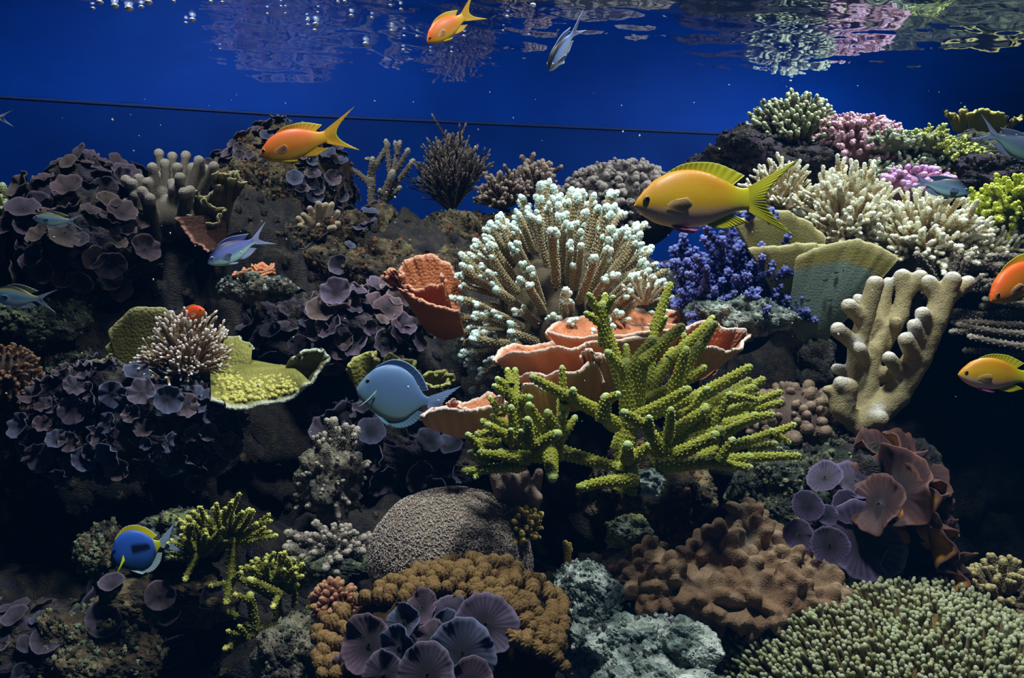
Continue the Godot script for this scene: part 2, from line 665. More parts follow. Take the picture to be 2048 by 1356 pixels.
# points spread over a mesh, facing within 100 degrees of `face`: [place, outward normal]
func spread(me: ArrayMesh, count: int, gap: float, face: Vector3, tries := 14) -> Array:
	var arr := me.surface_get_arrays(0)
	var pos: PackedVector3Array = arr[Mesh.ARRAY_VERTEX]
	var nor: PackedVector3Array = arr[Mesh.ARRAY_NORMAL]
	var f := face.normalized()
	var grid := {}
	var out := []
	for k in count * tries:
		if out.size() >= count:
			break
		var q := rng.randi() % pos.size()
		var p := pos[q]
		var n := nor[q]
		if n.dot(p) < 0.0:
			n = -n
		if n.dot(f) < -0.15:
			continue
		var c := Vector3i((p / gap).floor())
		var free := true
		for dx in [-1, 0, 1]:
			for dy in [-1, 0, 1]:
				for dz in [-1, 0, 1]:
					var o = grid.get(c + Vector3i(dx, dy, dz))
					if o != null and (o as Vector3).distance_to(p) < gap:
						free = false
		if free:
			grid[c] = p
			out.append([p, n])
	return out


func polyp_colony(t: Node3D, meshes: Array, count: int, _rad: Vector3, size: float, jit := 0.35, face := Vector3(0, 0.25, 1)) -> void:
	var me: ArrayMesh = (t.get_child(0) as MeshInstance3D).mesh
	for e in spread(me, count, size * 1.05, face):
		var n: Vector3 = e[1] + Vector3(rr(-0.45, 0.45), rr(0.0, 0.7), rr(-0.3, 0.45))
		var s := 0.9 * size * rr(1.0 - jit, 1.0 + jit)
		part(t, "polyp", meshes[rng.randi() % meshes.size()], Transform3D(along(n, rr(0, TAU)).scaled(Vector3(s, s, s)), (e[0] as Vector3) + n.normalized() * s * 0.35))


var crumb_kinds := []


# crust of small nodules over a rock
func crust(t: Node3D, count: int, size: float, palette: Array, face := Vector3(0, 0.7, 0.8)) -> void:
	var me: ArrayMesh = (t.get_child(0) as MeshInstance3D).mesh
	var lists := []
	for h in palette:
		lists.append([])
	for e in spread(me, count, size * 0.9, face, 6):
		var n: Vector3 = e[1] + Vector3(rr(-0.4, 0.4), rr(-0.2, 0.5), rr(-0.4, 0.4))
		var s := size * rr(0.4, 1.1)
		var k := int(clampf((nz.get_noise_3dv((e[0] as Vector3) * 700.0 + t.position * 900.0) * 0.9 + 0.5) * palette.size(), 0, palette.size() - 1))
		lists[k].append(Transform3D(along(n, rr(0, TAU)).scaled(Vector3(s, s * rr(0.7, 1.8), s)), e[0]))
	for k in palette.size():
		if lists[k].size():
			var mb := MB.new()
			var c := H(palette[k])
			lump(mb, 5, func(q: Vector3) -> float: return 0.7 + 0.6 * nz.get_noise_3dv(q * 70.0 + Vector3(k * 50, 0, 0)), func(q: Vector3, _r: float) -> Color: return c * (0.8 + 0.4 * fine.get_noise_3dv(q * 20.0)))
			stuff_copies(t, "crust_nodules", mb.mesh(M.pale_rock), lists[k])


# ------------------------------------------------------------------ fish
func prof(xs: Array, ys: Array, x: float) -> float:
	for k in xs.size() - 1:
		if x <= xs[k + 1]:
			var t: float = (x - xs[k]) / (xs[k + 1] - xs[k])
			var y0: float = ys[maxi(k - 1, 0)]
			var y3: float = ys[mini(k + 2, ys.size() - 1)]
			return cubic_interpolate(ys[k], ys[k + 1], y0, y3, t)
	return ys[-1]


# spec: xs, top, bot, wid (fractions of the body length), color(x, y, side), fins [[name, foot, edge, c0, c1, c_edge]], eye [x, y, r]
func fish(called: String, label: String, spec: Dictionary, snout: Vector3, tail: Vector3, bend := 0.0, roll := 0.0, group := "") -> Node3D:
	var t := thing(called, label, "fish", snout, group)
	var l := snout.distance_to(tail)
	var ex := (tail - snout).normalized()
	var ey := (Vector3.UP - ex * ex.y).normalized().rotated(ex, roll)
	var ez := ex.cross(ey)
	var xf := Transform3D(Basis(ex, ey, ez).scaled_local(Vector3.ONE * l), Vector3.ZERO)
	var swing := func(p: Vector3) -> Vector3:
		return Vector3(p.x, p.y, p.z + bend * p.x * p.x)
	var mb := MB.new()
	var nx := 60
	var ns := 28
	var deep: float = spec.get("deep", 1.0)
	for i in nx + 1:
		var x := pow(float(i) / nx, 1.25)
		var yt := prof(spec.xs, spec.top, x)
		var yb := prof(spec.xs, spec.bot, x)
		var w := prof(spec.xs, spec.wid, x)
		for s in ns:
			var a := TAU * s / ns
			var cy := sin(a)
			var p := Vector3(x, deep * ((yt + yb) * 0.5 + (yt - yb) * 0.5 * cy), w * signf(cos(a)) * pow(absf(cos(a)), 0.85))
			mb.add(swing.call(p), spec.color.call(x, cy))
	for i in nx:
		for s in ns:
			var s2 := (s + 1) % ns
			mb.quad(i * ns + s, i * ns + s2, (i + 1) * ns + s2, (i + 1) * ns + s)
	part(t, "body", mb.mesh(M.fish), xf)
	for fn in spec.fins:
		for side in ([-1.0, 1.0] if fn[0] in ["pectoral_fin", "pelvic_fin"] else [1.0]):
			var foot := []
			var edge := []
			for q in fn[1]:
				foot.append(swing.call(Vector3(q[0], q[1] * deep, (q[2] if q.size() > 2 else 0.0) * side)))
			for q in fn[2]:
				edge.append(swing.call(Vector3(q[0], q[1] * deep, (q[2] if q.size() > 2 else 0.0) * side)))
			var c0: Color = fn[3]
			var c1: Color = fn[4]
			var fb := MB.new()
			var rays: float = fn[6] if fn.size() > 6 else 14.0
			var shade := func(u: float, v: float) -> Color:
				var c := c0.lerp(c1, v)
				return c.lerp(c1, 0.35 * (0.5 + 0.5 * sin(u * TAU * rays)))
			var ray := func(u: float, v: float) -> Vector3:
				var p: Vector3 = on_line(foot, u).lerp(on_line(edge, u), v)
				return p + Vector3(0, 0, 0.004 * sin(u * TAU * rays) * v + 0.012 * sin(u * 5.0) * v)
			sheet(fb, ray, 56, 8, 0.006, shade, c0.lerp(c1, 0.5), fn[5], false)
			part(t, fn[0], fb.mesh(M.fin), xf)
	for side in [-1.0, 1.0]:
		var e: Array = spec.eye
		var eb := MB.new()
		var iris: Color = spec.iris
		var ring := func(d: Vector3, _r: float) -> Color:
			return iris if d.z * side > 0.2 else iris * 0.7
		lump(eb, 8, func(_d: Vector3) -> float: return 1.0, ring, Vector3(1, 1, 0.5))
		var wz := prof(spec.xs, spec.wid, e[0])
		var yt := prof(spec.xs, spec.top, e[0])
		var yb := prof(spec.xs, spec.bot, e[0])
		var rel: float = (e[1] - (yt + yb) * 0.5) / ((yt - yb) * 0.5)
		var zz := wz * pow(sqrt(maxf(0.0, 1.0 - rel * rel)), 0.85)
		var pb := MB.new()
		lump(pb, 6, func(_d: Vector3) -> float: return 1.0, func(_d: Vector3, _r: float) -> Color: return H("050506"), Vector3(0.62, 0.62, 0.2))
		var ey_part := part(t, "eye", eb.mesh(M.eye), xf * Transform3D(Basis.from_scale(Vector3.ONE * e[2]), swing.call(Vector3(e[0], e[1] * deep, side * (zz - e[2] * 0.12)))))
		part(ey_part, "pupil", pb.mesh(M.eye), Transform3D(Basis(), Vector3(0, 0, side * 0.42)))
	return t


func anthias_spec(back: Color, flank: Color, belly: Color, fin: Color, fin_edge: Color, pelvic: Color) -> Dictionary:
	var color := func(x: float, y: float) -> Color:
		var c := flank.lerp(back, smoothstep(0.1, 0.7, y + 0.15 * nz.get_noise_2d(x * 120.0, y * 40.0)))
		c = c.lerp(belly, smoothstep(-0.15, -0.65, y + 0.25 * x))
		return c.lerp(fin, smoothstep(0.72, 0.98, x) * 0.85)
	return {
		"xs": [0.0, 0.03, 0.08, 0.18, 0.32, 0.48, 0.64, 0.8, 0.92, 1.0],
		"top": [-0.035, 0.015, 0.07, 0.155, 0.215, 0.235, 0.21, 0.145, 0.095, 0.09],
		"bot": [-0.045, -0.075, -0.115, -0.17, -0.205, -0.21, -0.185, -0.125, -0.085, -0.08],
		"wid": [0.01, 0.035, 0.06, 0.088, 0.1, 0.098, 0.08, 0.05, 0.028, 0.02],
		"color": color, "eye": [0.095, 0.0, 0.032], "iris": H("8a6a30"),
		"fins": [
			["dorsal_fin", [[0.26, 0.18], [0.4, 0.21], [0.55, 0.21], [0.7, 0.175], [0.86, 0.11]], [[0.3, 0.215], [0.42, 0.27], [0.58, 0.29], [0.76, 0.275], [0.98, 0.19]], fin, fin, fin_edge],
			["tail_fin", [[0.97, 0.085], [0.985, 0.03], [0.985, -0.03], [0.97, -0.08]], [[1.5, 0.33], [1.2, 0.09], [1.18, -0.07], [1.42, -0.29]], fin, fin, fin_edge, 18.0],
			["anal_fin", [[0.6, -0.18], [0.7, -0.155], [0.84, -0.105]], [[0.68, -0.215], [0.8, -0.225], [0.99, -0.17]], fin, fin, fin_edge],
			["pectoral_fin", [[0.25, -0.02, 0.092], [0.25, -0.05, 0.094], [0.25, -0.08, 0.092]], [[0.42, 0.0, 0.116], [0.45, -0.06, 0.114], [0.38, -0.11, 0.106]], flank.lerp(H("ecc88c"), 0.4), flank.lerp(H("ecc88c"), 0.6), H("e8c898")],
			["pelvic_fin", [[0.3, -0.195, 0.03], [0.34, -0.2, 0.03], [0.38, -0.203, 0.03]], [[0.4, -0.235, 0.05], [0.5, -0.25, 0.05], [0.54, -0.235, 0.05]], pelvic, pelvic, pelvic],
		],
	}


func chromis_spec(back: Color, flank: Color, belly: Color, stripe: Color, fin: Color) -> Dictionary:
	var color := func(x: float, y: float) -> Color:
		var c := flank.lerp(belly, smoothstep(-0.1, -0.6, y))
		c = c.lerp(back, smoothstep(0.2, 0.6, y))
		return c.lerp(stripe, smoothstep(0.66, 0.8, y) * (1.0 - smoothstep(0.6, 0.9, x)))
	return {
		"xs": [0.0, 0.03, 0.1, 0.22, 0.38, 0.55, 0.72, 0.88, 1.0],
		"top": [0.0, 0.05, 0.115, 0.185, 0.22, 0.205, 0.15, 0.075, 0.06],
		"bot": [-0.02, -0.055, -0.11, -0.17, -0.205, -0.2, -0.15, -0.075, -0.06],
		"wid": [0.01, 0.03, 0.06, 0.085, 0.092, 0.08, 0.055, 0.026, 0.016],
		"color": color, "eye": [0.11, 0.045, 0.034], "iris": H("9fb0b8"),
		"fins": [
			["dorsal_fin", [[0.28, 0.185], [0.45, 0.205], [0.62, 0.18], [0.82, 0.095]], [[0.33, 0.225], [0.5, 0.265], [0.7, 0.25], [0.98, 0.17]], stripe.lerp(back, 0.4), back, fin],
			["tail_fin", [[0.97, 0.058], [0.985, 0.02], [0.985, -0.02], [0.97, -0.058]], [[1.4, 0.25], [1.13, 0.05], [1.13, -0.05], [1.38, -0.24]], fin, fin, fin, 18.0],
			["anal_fin", [[0.58, -0.185], [0.7, -0.15], [0.86, -0.08]], [[0.66, -0.235], [0.8, -0.22], [0.98, -0.15]], fin, fin, fin],
			["pectoral_fin", [[0.26, 0.0, 0.086], [0.26, -0.03, 0.088], [0.26, -0.06, 0.086]], [[0.42, 0.01, 0.14], [0.46, -0.04, 0.15], [0.4, -0.1, 0.13]], fin, fin, fin],
			["pelvic_fin", [[0.32, -0.185, 0.03], [0.36, -0.192, 0.03], [0.4, -0.195, 0.03]], [[0.42, -0.235, 0.05], [0.48, -0.25, 0.05], [0.52, -0.235, 0.05]], fin, fin, fin],
		],
	}


func surgeon_spec(color: Callable, dorsal: Color, dorsal_edge: Color, anal: Color, tail: Color, tail_edge: Color, pect: Color, iris: Color) -> Dictionary:
	return {
		"xs": [0.0, 0.03, 0.09, 0.2, 0.36, 0.54, 0.72, 0.87, 0.95, 1.0],
		"top": [0.0, 0.08, 0.19, 0.32, 0.4, 0.4, 0.31, 0.14, 0.075, 0.065],
		"bot": [-0.03, -0.09, -0.15, -0.23, -0.32, -0.36, -0.31, -0.15, -0.075, -0.065],
		"wid": [0.012, 0.035, 0.06, 0.088, 0.1, 0.092, 0.066, 0.034, 0.022, 0.016],
		"color": color, "eye": [0.13, 0.13, 0.032], "iris": iris,
		"fins": [
			["dorsal_fin", [[0.18, 0.295], [0.38, 0.39], [0.58, 0.38], [0.76, 0.26], [0.88, 0.13]], [[0.2, 0.34], [0.4, 0.475], [0.62, 0.47], [0.83, 0.345], [0.97, 0.16]], dorsal, dorsal, dorsal_edge],
			["anal_fin", [[0.42, -0.33], [0.6, -0.345], [0.76, -0.27], [0.88, -0.14]], [[0.44, -0.385], [0.66, -0.435], [0.86, -0.34], [0.97, -0.17]], anal, anal, anal.lerp(tail_edge, 0.3)],
			["tail_fin", [[0.97, 0.062], [0.985, 0.02], [0.985, -0.02], [0.97, -0.062]], [[1.4, 0.3], [1.22, 0.07], [1.22, -0.07], [1.4, -0.3]], tail, tail, tail_edge, 16.0],
			["pectoral_fin", [[0.27, 0.03, 0.098], [0.27, -0.02, 0.098], [0.27, -0.07, 0.096]], [[0.2, -0.1, 0.2], [0.1, -0.2, 0.27], [0.06, -0.24, 0.24]], pect, pect, pect],
			["pelvic_fin", [[0.3, -0.285, 0.03], [0.35, -0.31, 0.03], [0.4, -0.325, 0.03]], [[0.44, -0.385, 0.05], [0.5, -0.42, 0.05], [0.56, -0.41, 0.05]], anal, anal, anal],
		],
	}


# ================================================================== the place
func _ready() -> void:
	rng.seed = 20240711
	nz.seed = 7
	nz.noise_type = FastNoiseLite.TYPE_SIMPLEX_SMOOTH
	nz.frequency = 0.02
	nz.fractal_octaves = 3
	fine.seed = 11
	fine.frequency = 0.12
	fine.fractal_octaves = 2
	cells.seed = 4
	cells.noise_type = FastNoiseLite.TYPE_CELLULAR
	cells.cellular_return_type = FastNoiseLite.RETURN_DISTANCE
	cells.frequency = 0.11
	cells.fractal_type = FastNoiseLite.FRACTAL_NONE

	var cam := Camera3D.new()
	cam.name = "camera"
	cam.fov = 45.0
	cam.near = 0.02
	cam.far = 30.0
	cam.position = EYE
	add_child(cam)
	cam.current = true

	var env := Environment.new()
	env.background_mode = Environment.BG_COLOR
	env.background_color = Color(0.10, 0.16, 0.28)
	env.background_energy_multiplier = 1.0
	env.tonemap_mode = Environment.TONE_MAPPER_LINEAR
	env.tonemap_exposure = 1.0
	env.volumetric_fog_enabled = true
	env.volumetric_fog_density = 0.0
	env.sdfgi_enabled = true
	env.ssao_enabled = true
	env.ssil_enabled = true
	var we := WorldEnvironment.new()
	we.name = "environment"
	we.environment = env
	add_child(we)

	make_materials()
	pendant_lamp(Vector3(0.95, 2.05, -1.55), Vector3(0.85, 1.0, -1.7), 6.4, 60.0, "pendant lamp above the pale acropora shelf")
	pendant_lamp(Vector3(0.24, 2.18, -0.54), Vector3(0.2, 0.6, -1.1), 9.0, 36.0, "pendant lamp above the green staghorn coral")
	pendant_lamp(Vector3(-0.62, 2.15, -1.3), Vector3(-0.62, 0.8, -1.7), 4.4, 58.0, "pendant lamp above the purple mushroom rocks")

	tank()
	reef_base()
	upper_shelf()
	left_reef()
	center_reef()
	lower_reef()
	fishes()
	small_things()


func pendant_lamp(at: Vector3, aim: Vector3, energy: float, cone: float, label: String) -> void:
	var t := thing("pendant_lamp", "round grey " + label, "lamp", at, "pendant lamps over the tank")
	var mb := MB.new()
	var grey := H("55585c")
	tube(mb, PackedVector3Array([Vector3(0, 0.3, 0), Vector3(0, 0.28, 0), Vector3(0, 0.1, 0), Vector3(0, 0.012, 0)]), PackedFloat32Array([0.0, 0.07, 0.09, 0.13]), PackedColorArray([grey, grey, grey, grey]), 28, false)
	var xf := Transform3D(along(at - aim), Vector3.ZERO)
	part(t, "housing", mb.mesh(M.metal), xf)
	var disc := CylinderMesh.new()
	disc.top_radius = 0.115
	disc.bottom_radius = 0.115
	disc.height = 0.006
	disc.material = M.lamp
	part(t, "lamp_glass", disc, xf.translated_local(Vector3(0, 0.02, 0)))
	var l := SpotLight3D.new()
	l.name = "lamp_light"
	t.add_child(l)
	l.look_at_from_position(at - (at - aim).normalized() * 0.02, aim, Vector3.FORWARD)
	l.light_color = Color(0.95, 0.99, 1.0)
	l.light_energy = energy
	l.light_size = 0.1
	l.spot_angle = cone
	l.spot_angle_attenuation = 0.6
	l.spot_range = 8.0
	l.spot_attenuation = 2.0
	l.shadow_enabled = true


# upright panel whose inner face runs from a to b in plan (x, z)
func upright(called: String, label: String, category: String, a: Vector2, b: Vector2, y0: float, y1: float, thick: float, m: Material) -> void:
	var box := BoxMesh.new()
	box.size = Vector3(a.distance_to(b), y1 - y0, thick)
	box.material = m
	var x := Vector3(b.x - a.x, 0, b.y - a.y).normalized()
	var z := x.cross(Vector3.UP)
	var o := structure(called, box, label, category)
	o.transform = Transform3D(Basis(x, Vector3.UP, z), Vector3((a.x + b.x) * 0.5, (y0 + y1) * 0.5, (a.y + b.y) * 0.5) - z * thick * 0.5)


func tank() -> void:
	var line := [Vector2(-1.95, -1.88), Vector2(-0.65, -2.2), Vector2(0.55, -2.4), Vector2(2.05, -2.65)]
	var names := ["wall_left", "wall_back", "wall_right"]
	var labels := ["deep blue painted tank wall beside the purple rocks", "deep blue painted tank wall behind the reef", "deep blue painted tank wall behind the pale coral shelf"]
	for k in 3:
		upright(names[k], labels[k], "wall", line[k], line[k + 1], 0.0, 1.7, 0.08, M.wall)
	var ends := [[Vector2(-1.95, 0.2), Vector2(-1.95, -1.88), "wall_side_left", "deep blue side wall closing the tank near the branching corals"], [Vector2(2.05, -2.65), Vector2(2.05, 0.2), "wall_side_right", "deep blue side wall closing the tank near the yellow coral"]]
	for e in ends:
		upright(e[2], e[3], "wall", e[0], e[1], 0.0, 1.7, 0.08, M.wall)
	# thin dark stripe where the water meets the wall
	for k in 3:
		upright("trim_%d" % (k + 1), ["dark waterline stripe on the wall beside the purple rocks", "dark waterline stripe along the back wall", "dark waterline stripe behind the pale coral shelf"][k], "trim", line[k] + Vector2(0, 0.003), line[k + 1] + Vector2(0, 0.003), WATER_Y - 0.003, WATER_Y + 0.002, 0.003, M.water_line)
	var fl := MB.new()
	var sand := H("4a4338")
	var n := 60
	for j in n + 1:
		for i in n + 1:
			var p := Vector3(lerpf(-2.0, 2.1, float(i) / n), 0.0, lerpf(0.2, -2.7, float(j) / n))
			p.y = 0.03 * nz.get_noise_2d(p.x * 90.0, p.z * 90.0)
			fl.add(p, sand)
	for j in n:
		for i in n:
			var a := j * (n + 1) + i
			fl.quad(a, a + 1, a + n + 2, a + n + 1)
	structure("floor", fl.mesh(M.rock), "sandy tank floor under the reef", "floor")
	# water surface, rippled
	var w := MB.new()
	var nx := 300
	var nzz := 260
	var white := Color(1, 1, 1)
	var rip := FastNoiseLite.new()
	rip.seed = 77
	rip.frequency = 1.0
	rip.fractal_octaves = 3
	for j in nzz + 1:
		for i in nx + 1:
			var x := lerpf(-1.95, 2.05, float(i) / nx)
			var z := lerpf(0.2, -2.62, float(j) / nzz)
			var y := 0.0030 * rip.get_noise_2d(x * 4.0 + z * 1.2, z * 9.0) + 0.0009 * rip.get_noise_2d(x * 17.0 + 50.0 + z * 6.0, z * 26.0)
			# swell added where the bubbles gather, tilting the mirror to show more reef
			y += 0.034 * smoothstep(-1.95, -1.3, z) * smoothstep(-0.1, -0.7, z) * smoothstep(-0.95, -0.55, x) * smoothstep(0.05, -0.2, x)
			w.add(Vector3(x, WATER_Y + y, z), white)
	for j in nzz:
		for i in nx:
			var a := j * (nx + 1) + i
			w.quad(a, a + 1, a + nx + 2, a + nx + 1)
	var haze := FogVolume.new()  # haze slab before the reef only, added to veil its hollows in blue
	haze.name = "water_haze"
	haze.size = Vector3(3.9, WATER_Y - 0.06, 1.15)
	haze.position = Vector3(0.05, WATER_Y * 0.5, -0.375)
	var hm := FogMaterial.new()
	hm.albedo = Color(0.12, 0.62, 0.98)
	hm.density = 0.022
	haze.material = hm
	haze.set_meta("kind", "stuff")
	haze.set_meta("label", "slab of faintly blue scattering water added in front of the reef")
	haze.set_meta("category", "water")
	add_child(haze)
	structure("water_surface", w.mesh(M.water), "rippled underside of the water mirroring the reef", "water")


func reef_base() -> void:
	# the dark mass of live rock that everything grows on
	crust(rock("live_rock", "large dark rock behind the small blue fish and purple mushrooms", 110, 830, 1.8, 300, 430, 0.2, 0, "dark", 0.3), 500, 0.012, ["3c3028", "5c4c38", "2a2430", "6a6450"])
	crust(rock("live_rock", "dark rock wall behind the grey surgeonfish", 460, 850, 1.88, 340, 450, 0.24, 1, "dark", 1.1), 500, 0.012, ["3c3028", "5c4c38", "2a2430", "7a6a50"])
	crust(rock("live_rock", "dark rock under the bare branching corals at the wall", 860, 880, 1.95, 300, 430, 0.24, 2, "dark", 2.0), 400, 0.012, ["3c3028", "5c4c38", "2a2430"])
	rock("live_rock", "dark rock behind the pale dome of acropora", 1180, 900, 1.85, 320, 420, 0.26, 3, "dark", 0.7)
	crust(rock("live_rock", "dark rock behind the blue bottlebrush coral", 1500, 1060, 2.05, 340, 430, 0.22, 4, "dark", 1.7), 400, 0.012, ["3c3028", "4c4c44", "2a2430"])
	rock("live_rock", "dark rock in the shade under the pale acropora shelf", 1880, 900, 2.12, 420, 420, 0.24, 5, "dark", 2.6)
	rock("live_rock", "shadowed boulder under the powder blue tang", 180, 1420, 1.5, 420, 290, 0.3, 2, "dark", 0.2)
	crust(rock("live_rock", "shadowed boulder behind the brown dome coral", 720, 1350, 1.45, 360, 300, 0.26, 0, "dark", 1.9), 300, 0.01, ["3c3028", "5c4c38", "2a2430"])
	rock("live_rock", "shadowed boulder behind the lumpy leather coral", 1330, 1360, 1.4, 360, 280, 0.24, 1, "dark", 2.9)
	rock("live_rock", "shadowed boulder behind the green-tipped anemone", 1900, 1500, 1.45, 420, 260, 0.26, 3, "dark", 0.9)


func acro(o: Dictionary) -> Dictionary:
	var d := {"r0": 0.075, "r1": 0.055, "base": H("8a7a52"), "tip": H("e2f0e0"), "tip_len": 0.14, "wart": 0.018, "gap": 0.05, "wart_col": H("b3a57c"), "sides": 8, "n": 6}
	d.merge(o, true)
	return d


func upper_shelf() -> void:
	# rocks that carry the shelf at the right
	crust(rock("shelf_rock", "dark rock carrying the fan-shaped table coral", 1560, 345, 2.0, 190, 70, 0.16, 3, "purple", 0.4), 360, 0.008, ["3a2e3a", "5a4a50", "2c2622", "6a5c4c"])
	crust(rock("shelf_rock", "mottled grey rock between the pink coral and yellow fronds", 1880, 362, 1.98, 230, 75, 0.18, 4, "green", 1.4, 60), 420, 0.008, ["6a7450", "9aa47a", "3e4434", "b4b488", "5a5048"])
	crust(rock("shelf_rock", "purple rock ledge above the dark chromis", 1930, 375, 1.86, 140, 50, 0.1, 6, "purple", 0.9), 300, 0.006, ["5a4a5c", "7a6a70", "3c3238", "8a7c60"])
	crust(rock("shelf_rock", "brown rock under the bright pale acropora", 1790, 545, 1.85, 260, 110, 0.2, 1, "brown", 2.2), 300, 0.008, ["6a5330", "a08a5c", "3a2e22", "b06a34", "7c6b62"])
	rock("shelf_rock", "rock under the yellow-green acropora clump", 2060, 520, 1.8, 150, 110, 0.18, 5, "dark", 1.2)
	# table acropora
	var o := acro({"base": H("57533c"), "tip": H("b9c29c"), "wart_col": H("7d7a5c"), "r0": 0.075, "r1": 0.06, "tip_len": 0.08, "sub_tip": 0.1})
	var va := finger_variants(6, o, 2, M.coral)
	var t := thing("table_acropora", "fan-shaped olive table coral with pale finger tips near the surface", "coral", P(1585, 300, 1.94))
	var mb := MB.new()
	lump(mb, 18, func(_d: Vector3) -> float: return 1.0, func(_d: Vector3, _r: float) -> Color: return H("3c382e"), Vector3(S(66, 1.94), S(52, 1.94), 0.06))
	part(t, "table_base", mb.mesh(M.coral))
	radiating(t, va, 170, Vector3(0, -0.01, 0), Vector3(S(112, 1.94), S(116, 1.94), S(100, 1.94)), Vector3(0, 1, 0.1), 1.35, 0.42, 0.12)
	# pink encrusting acropora
	var pink := finger_variants(4, acro({"base": H("8a6a72"), "tip": H("c8a4b4"), "wart_col": H("b07a72"), "r0": 0.22, "r1": 0.16, "wart": 0.05, "gap": 0.12}), 2, M.coral)
	t = thing("pink_acropora", "dusty pink low coral mound beside the table coral", "coral", P(1700, 310, 1.93))
	mb = MB.new()
	lump(mb, 18, func(_d: Vector3) -> float: return 1.0, func(_d: Vector3, _r: float) -> Color: return H("7a5f62"), Vector3(S(95, 1.93), S(62, 1.93), 0.1))
	part(t, "coral_base", mb.mesh(M.coral))
	radiating(t, pink, 296, Vector3.ZERO, Vector3(S(106, 1.93), S(78, 1.93), 0.125), Vector3(0, 1, 0.35), 1.7, 0.78, 0.06)
	# lilac patch
	var lilac := finger_variants(4, acro({"base": H("a878a8"), "tip": H("d2a8dc"), "wart_col": H("d49088"), "r0": 0.3, "r1": 0.22, "wart": 0.05, "gap": 0.14}), 1, M.coral)
	t = thing("lilac_acropora", "bright lilac and orange low coral patch behind the dark chromis", "coral", P(1805, 378, 1.82))
	mb = MB.new()
	lump(mb, 16, func(_d: Vector3) -> float: return 1.0, func(_d: Vector3, _r: float) -> Color: return H("9a6c92"), Vector3(S(82, 1.82), S(28, 1.82), 0.08))
	part(t, "coral_base", mb.mesh(M.coral))
	radiating(t, lilac, 130, Vector3.ZERO, Vector3(S(90, 1.82), S(42, 1.82), 0.095), Vector3(0, 1, 0.35), 1.7, 0.72, 0.06)
	# yellow-green rubble clumps on the ridge
	var yel := finger_variants(5, acro({"base": H("77803c"), "tip": H("c6cf70"), "wart_col": H("a3ab58"), "r0": 0.13, "r1": 0.1, "wart": 0.035, "gap": 0.1}), 3, M.coral)
	var gre := finger_variants(5, acro({"base": H("6c7660"), "tip": H("bccaae"), "wart_col": H("93a088"), "r0": 0.12, "r1": 0.09, "wart": 0.03, "gap": 0.09}), 3, M.coral)
	var spots := [
		[1775, 265, 62, 26, 0, "pale grey-green coral clump next to the pink mound"], [1850, 258, 50, 34, 1, "yellow-green coral clump on the ridge crest below the yellow fronds"], [1815, 305, 60, 40, 0, "grey-green coral clump in the middle of the ridge"],
		[1890, 285, 52, 30, 1, "small yellow-green coral clump on the mottled ridge rock"], [1935, 300, 56, 30, 1, "yellow-green coral crust beside the grey fish"], [1745, 325, 52, 28, 0, "pale green coral clump above the lilac patch"], [1860, 330, 58, 26, 1, "yellow coral crust above the purple ledge"]]
	for s in spots:
		t = thing("ridge_coral", s[5], "coral", P(s[0], s[1] + s[3], 1.84))
		mb = MB.new()
		lump(mb, 14, func(q: Vector3) -> float: return 1.0 + 0.25 * nz.get_noise_3dv(q * 60.0), func(_d: Vector3, _r: float) -> Color: return H("5f664c"), Vector3(S(s[2] * 0.8, 1.84), S(s[3] * 0.8, 1.84), 0.05))
		part(t, "coral_base", mb.mesh(M.coral))
		radiating(t, [gre, yel][s[4]], 46, Vector3.ZERO, Vector3(S(s[2], 1.84), S(s[3] * 1.25, 1.84), 0.075), Vector3(0, 1, 0.5), 1.6, 0.5, 0.25)
	# yellow fronds on the crest
	for q in [[[[1905, 262], [1925, 266], [1932, 264]], [[1888, 228], [1905, 232], [1928, 224]], "small olive-yellow upright frond on the ridge crest"], [[[1938, 268], [1970, 272], [2000, 268]], [[1930, 232], [1978, 222], [2016, 240]], "wide olive-yellow upright frond on the ridge crest"], [[[2008, 262], [2014, 262], [2020, 260]], [[2022, 246], [2034, 238], [2046, 236]], "narrow olive-yellow frond leaning over the grey fish"]]:
		t = thing("plate_frond", q[2], "coral", P(q[0][1][0], q[0][1][1], 1.93))
		mb = MB.new()
		var foot := []
		var edge := []
		for e in q[0]:
			foot.append(P(e[0], e[1], 1.94) - t.position)
		for e in q[1]:
			edge.append(P(e[0], e[1], 1.90) - t.position)
		ruled(mb, foot, edge, 30, 8, 0.007, Vector3(0, 0, 0.012), 0.02, func(_u: float, _v: float) -> Color: return H("9a8f3c"), H("8a7f38"), H("c8c070"))
		part(t, "frond_blade", mb.mesh(M.fine_plate))
	# bright pale acropora shelf
	var cream := finger_variants(9, acro({"base": H("a08c62"), "tip": H("f2f2d8"), "wart_col": H("cabb8c"), "tip_len": 0.22, "sub_tip": 0.3, "sub_len": 1.3, "sub_from": 0.3, "r0": 0.078, "r1": 0.056, "wart": 0.016, "gap": 0.05}), 2, M.coral)
	var shelf := [
		[1560, 420, 1.78, 85, 95, 0.10, 84, Vector3(-0.1, 1, 0.2), "pale cream acropora clump behind the yellow fish's tail"],
		[1690, 480, 1.72, 105, 140, 0.13, 140, Vector3(-0.1, 1, 0.3), "tall cream acropora bush above the olive plates"],
		[1835, 510, 1.66, 130, 120, 0.14, 190, Vector3(0.0, 1, 0.45), "brightly lit cream acropora mound on the shelf"],
		[1950, 535, 1.66, 95, 90, 0.12, 130, Vector3(0.45, 1, 0.4), "cream acropora at the end of the shelf below the yellow clump"]]
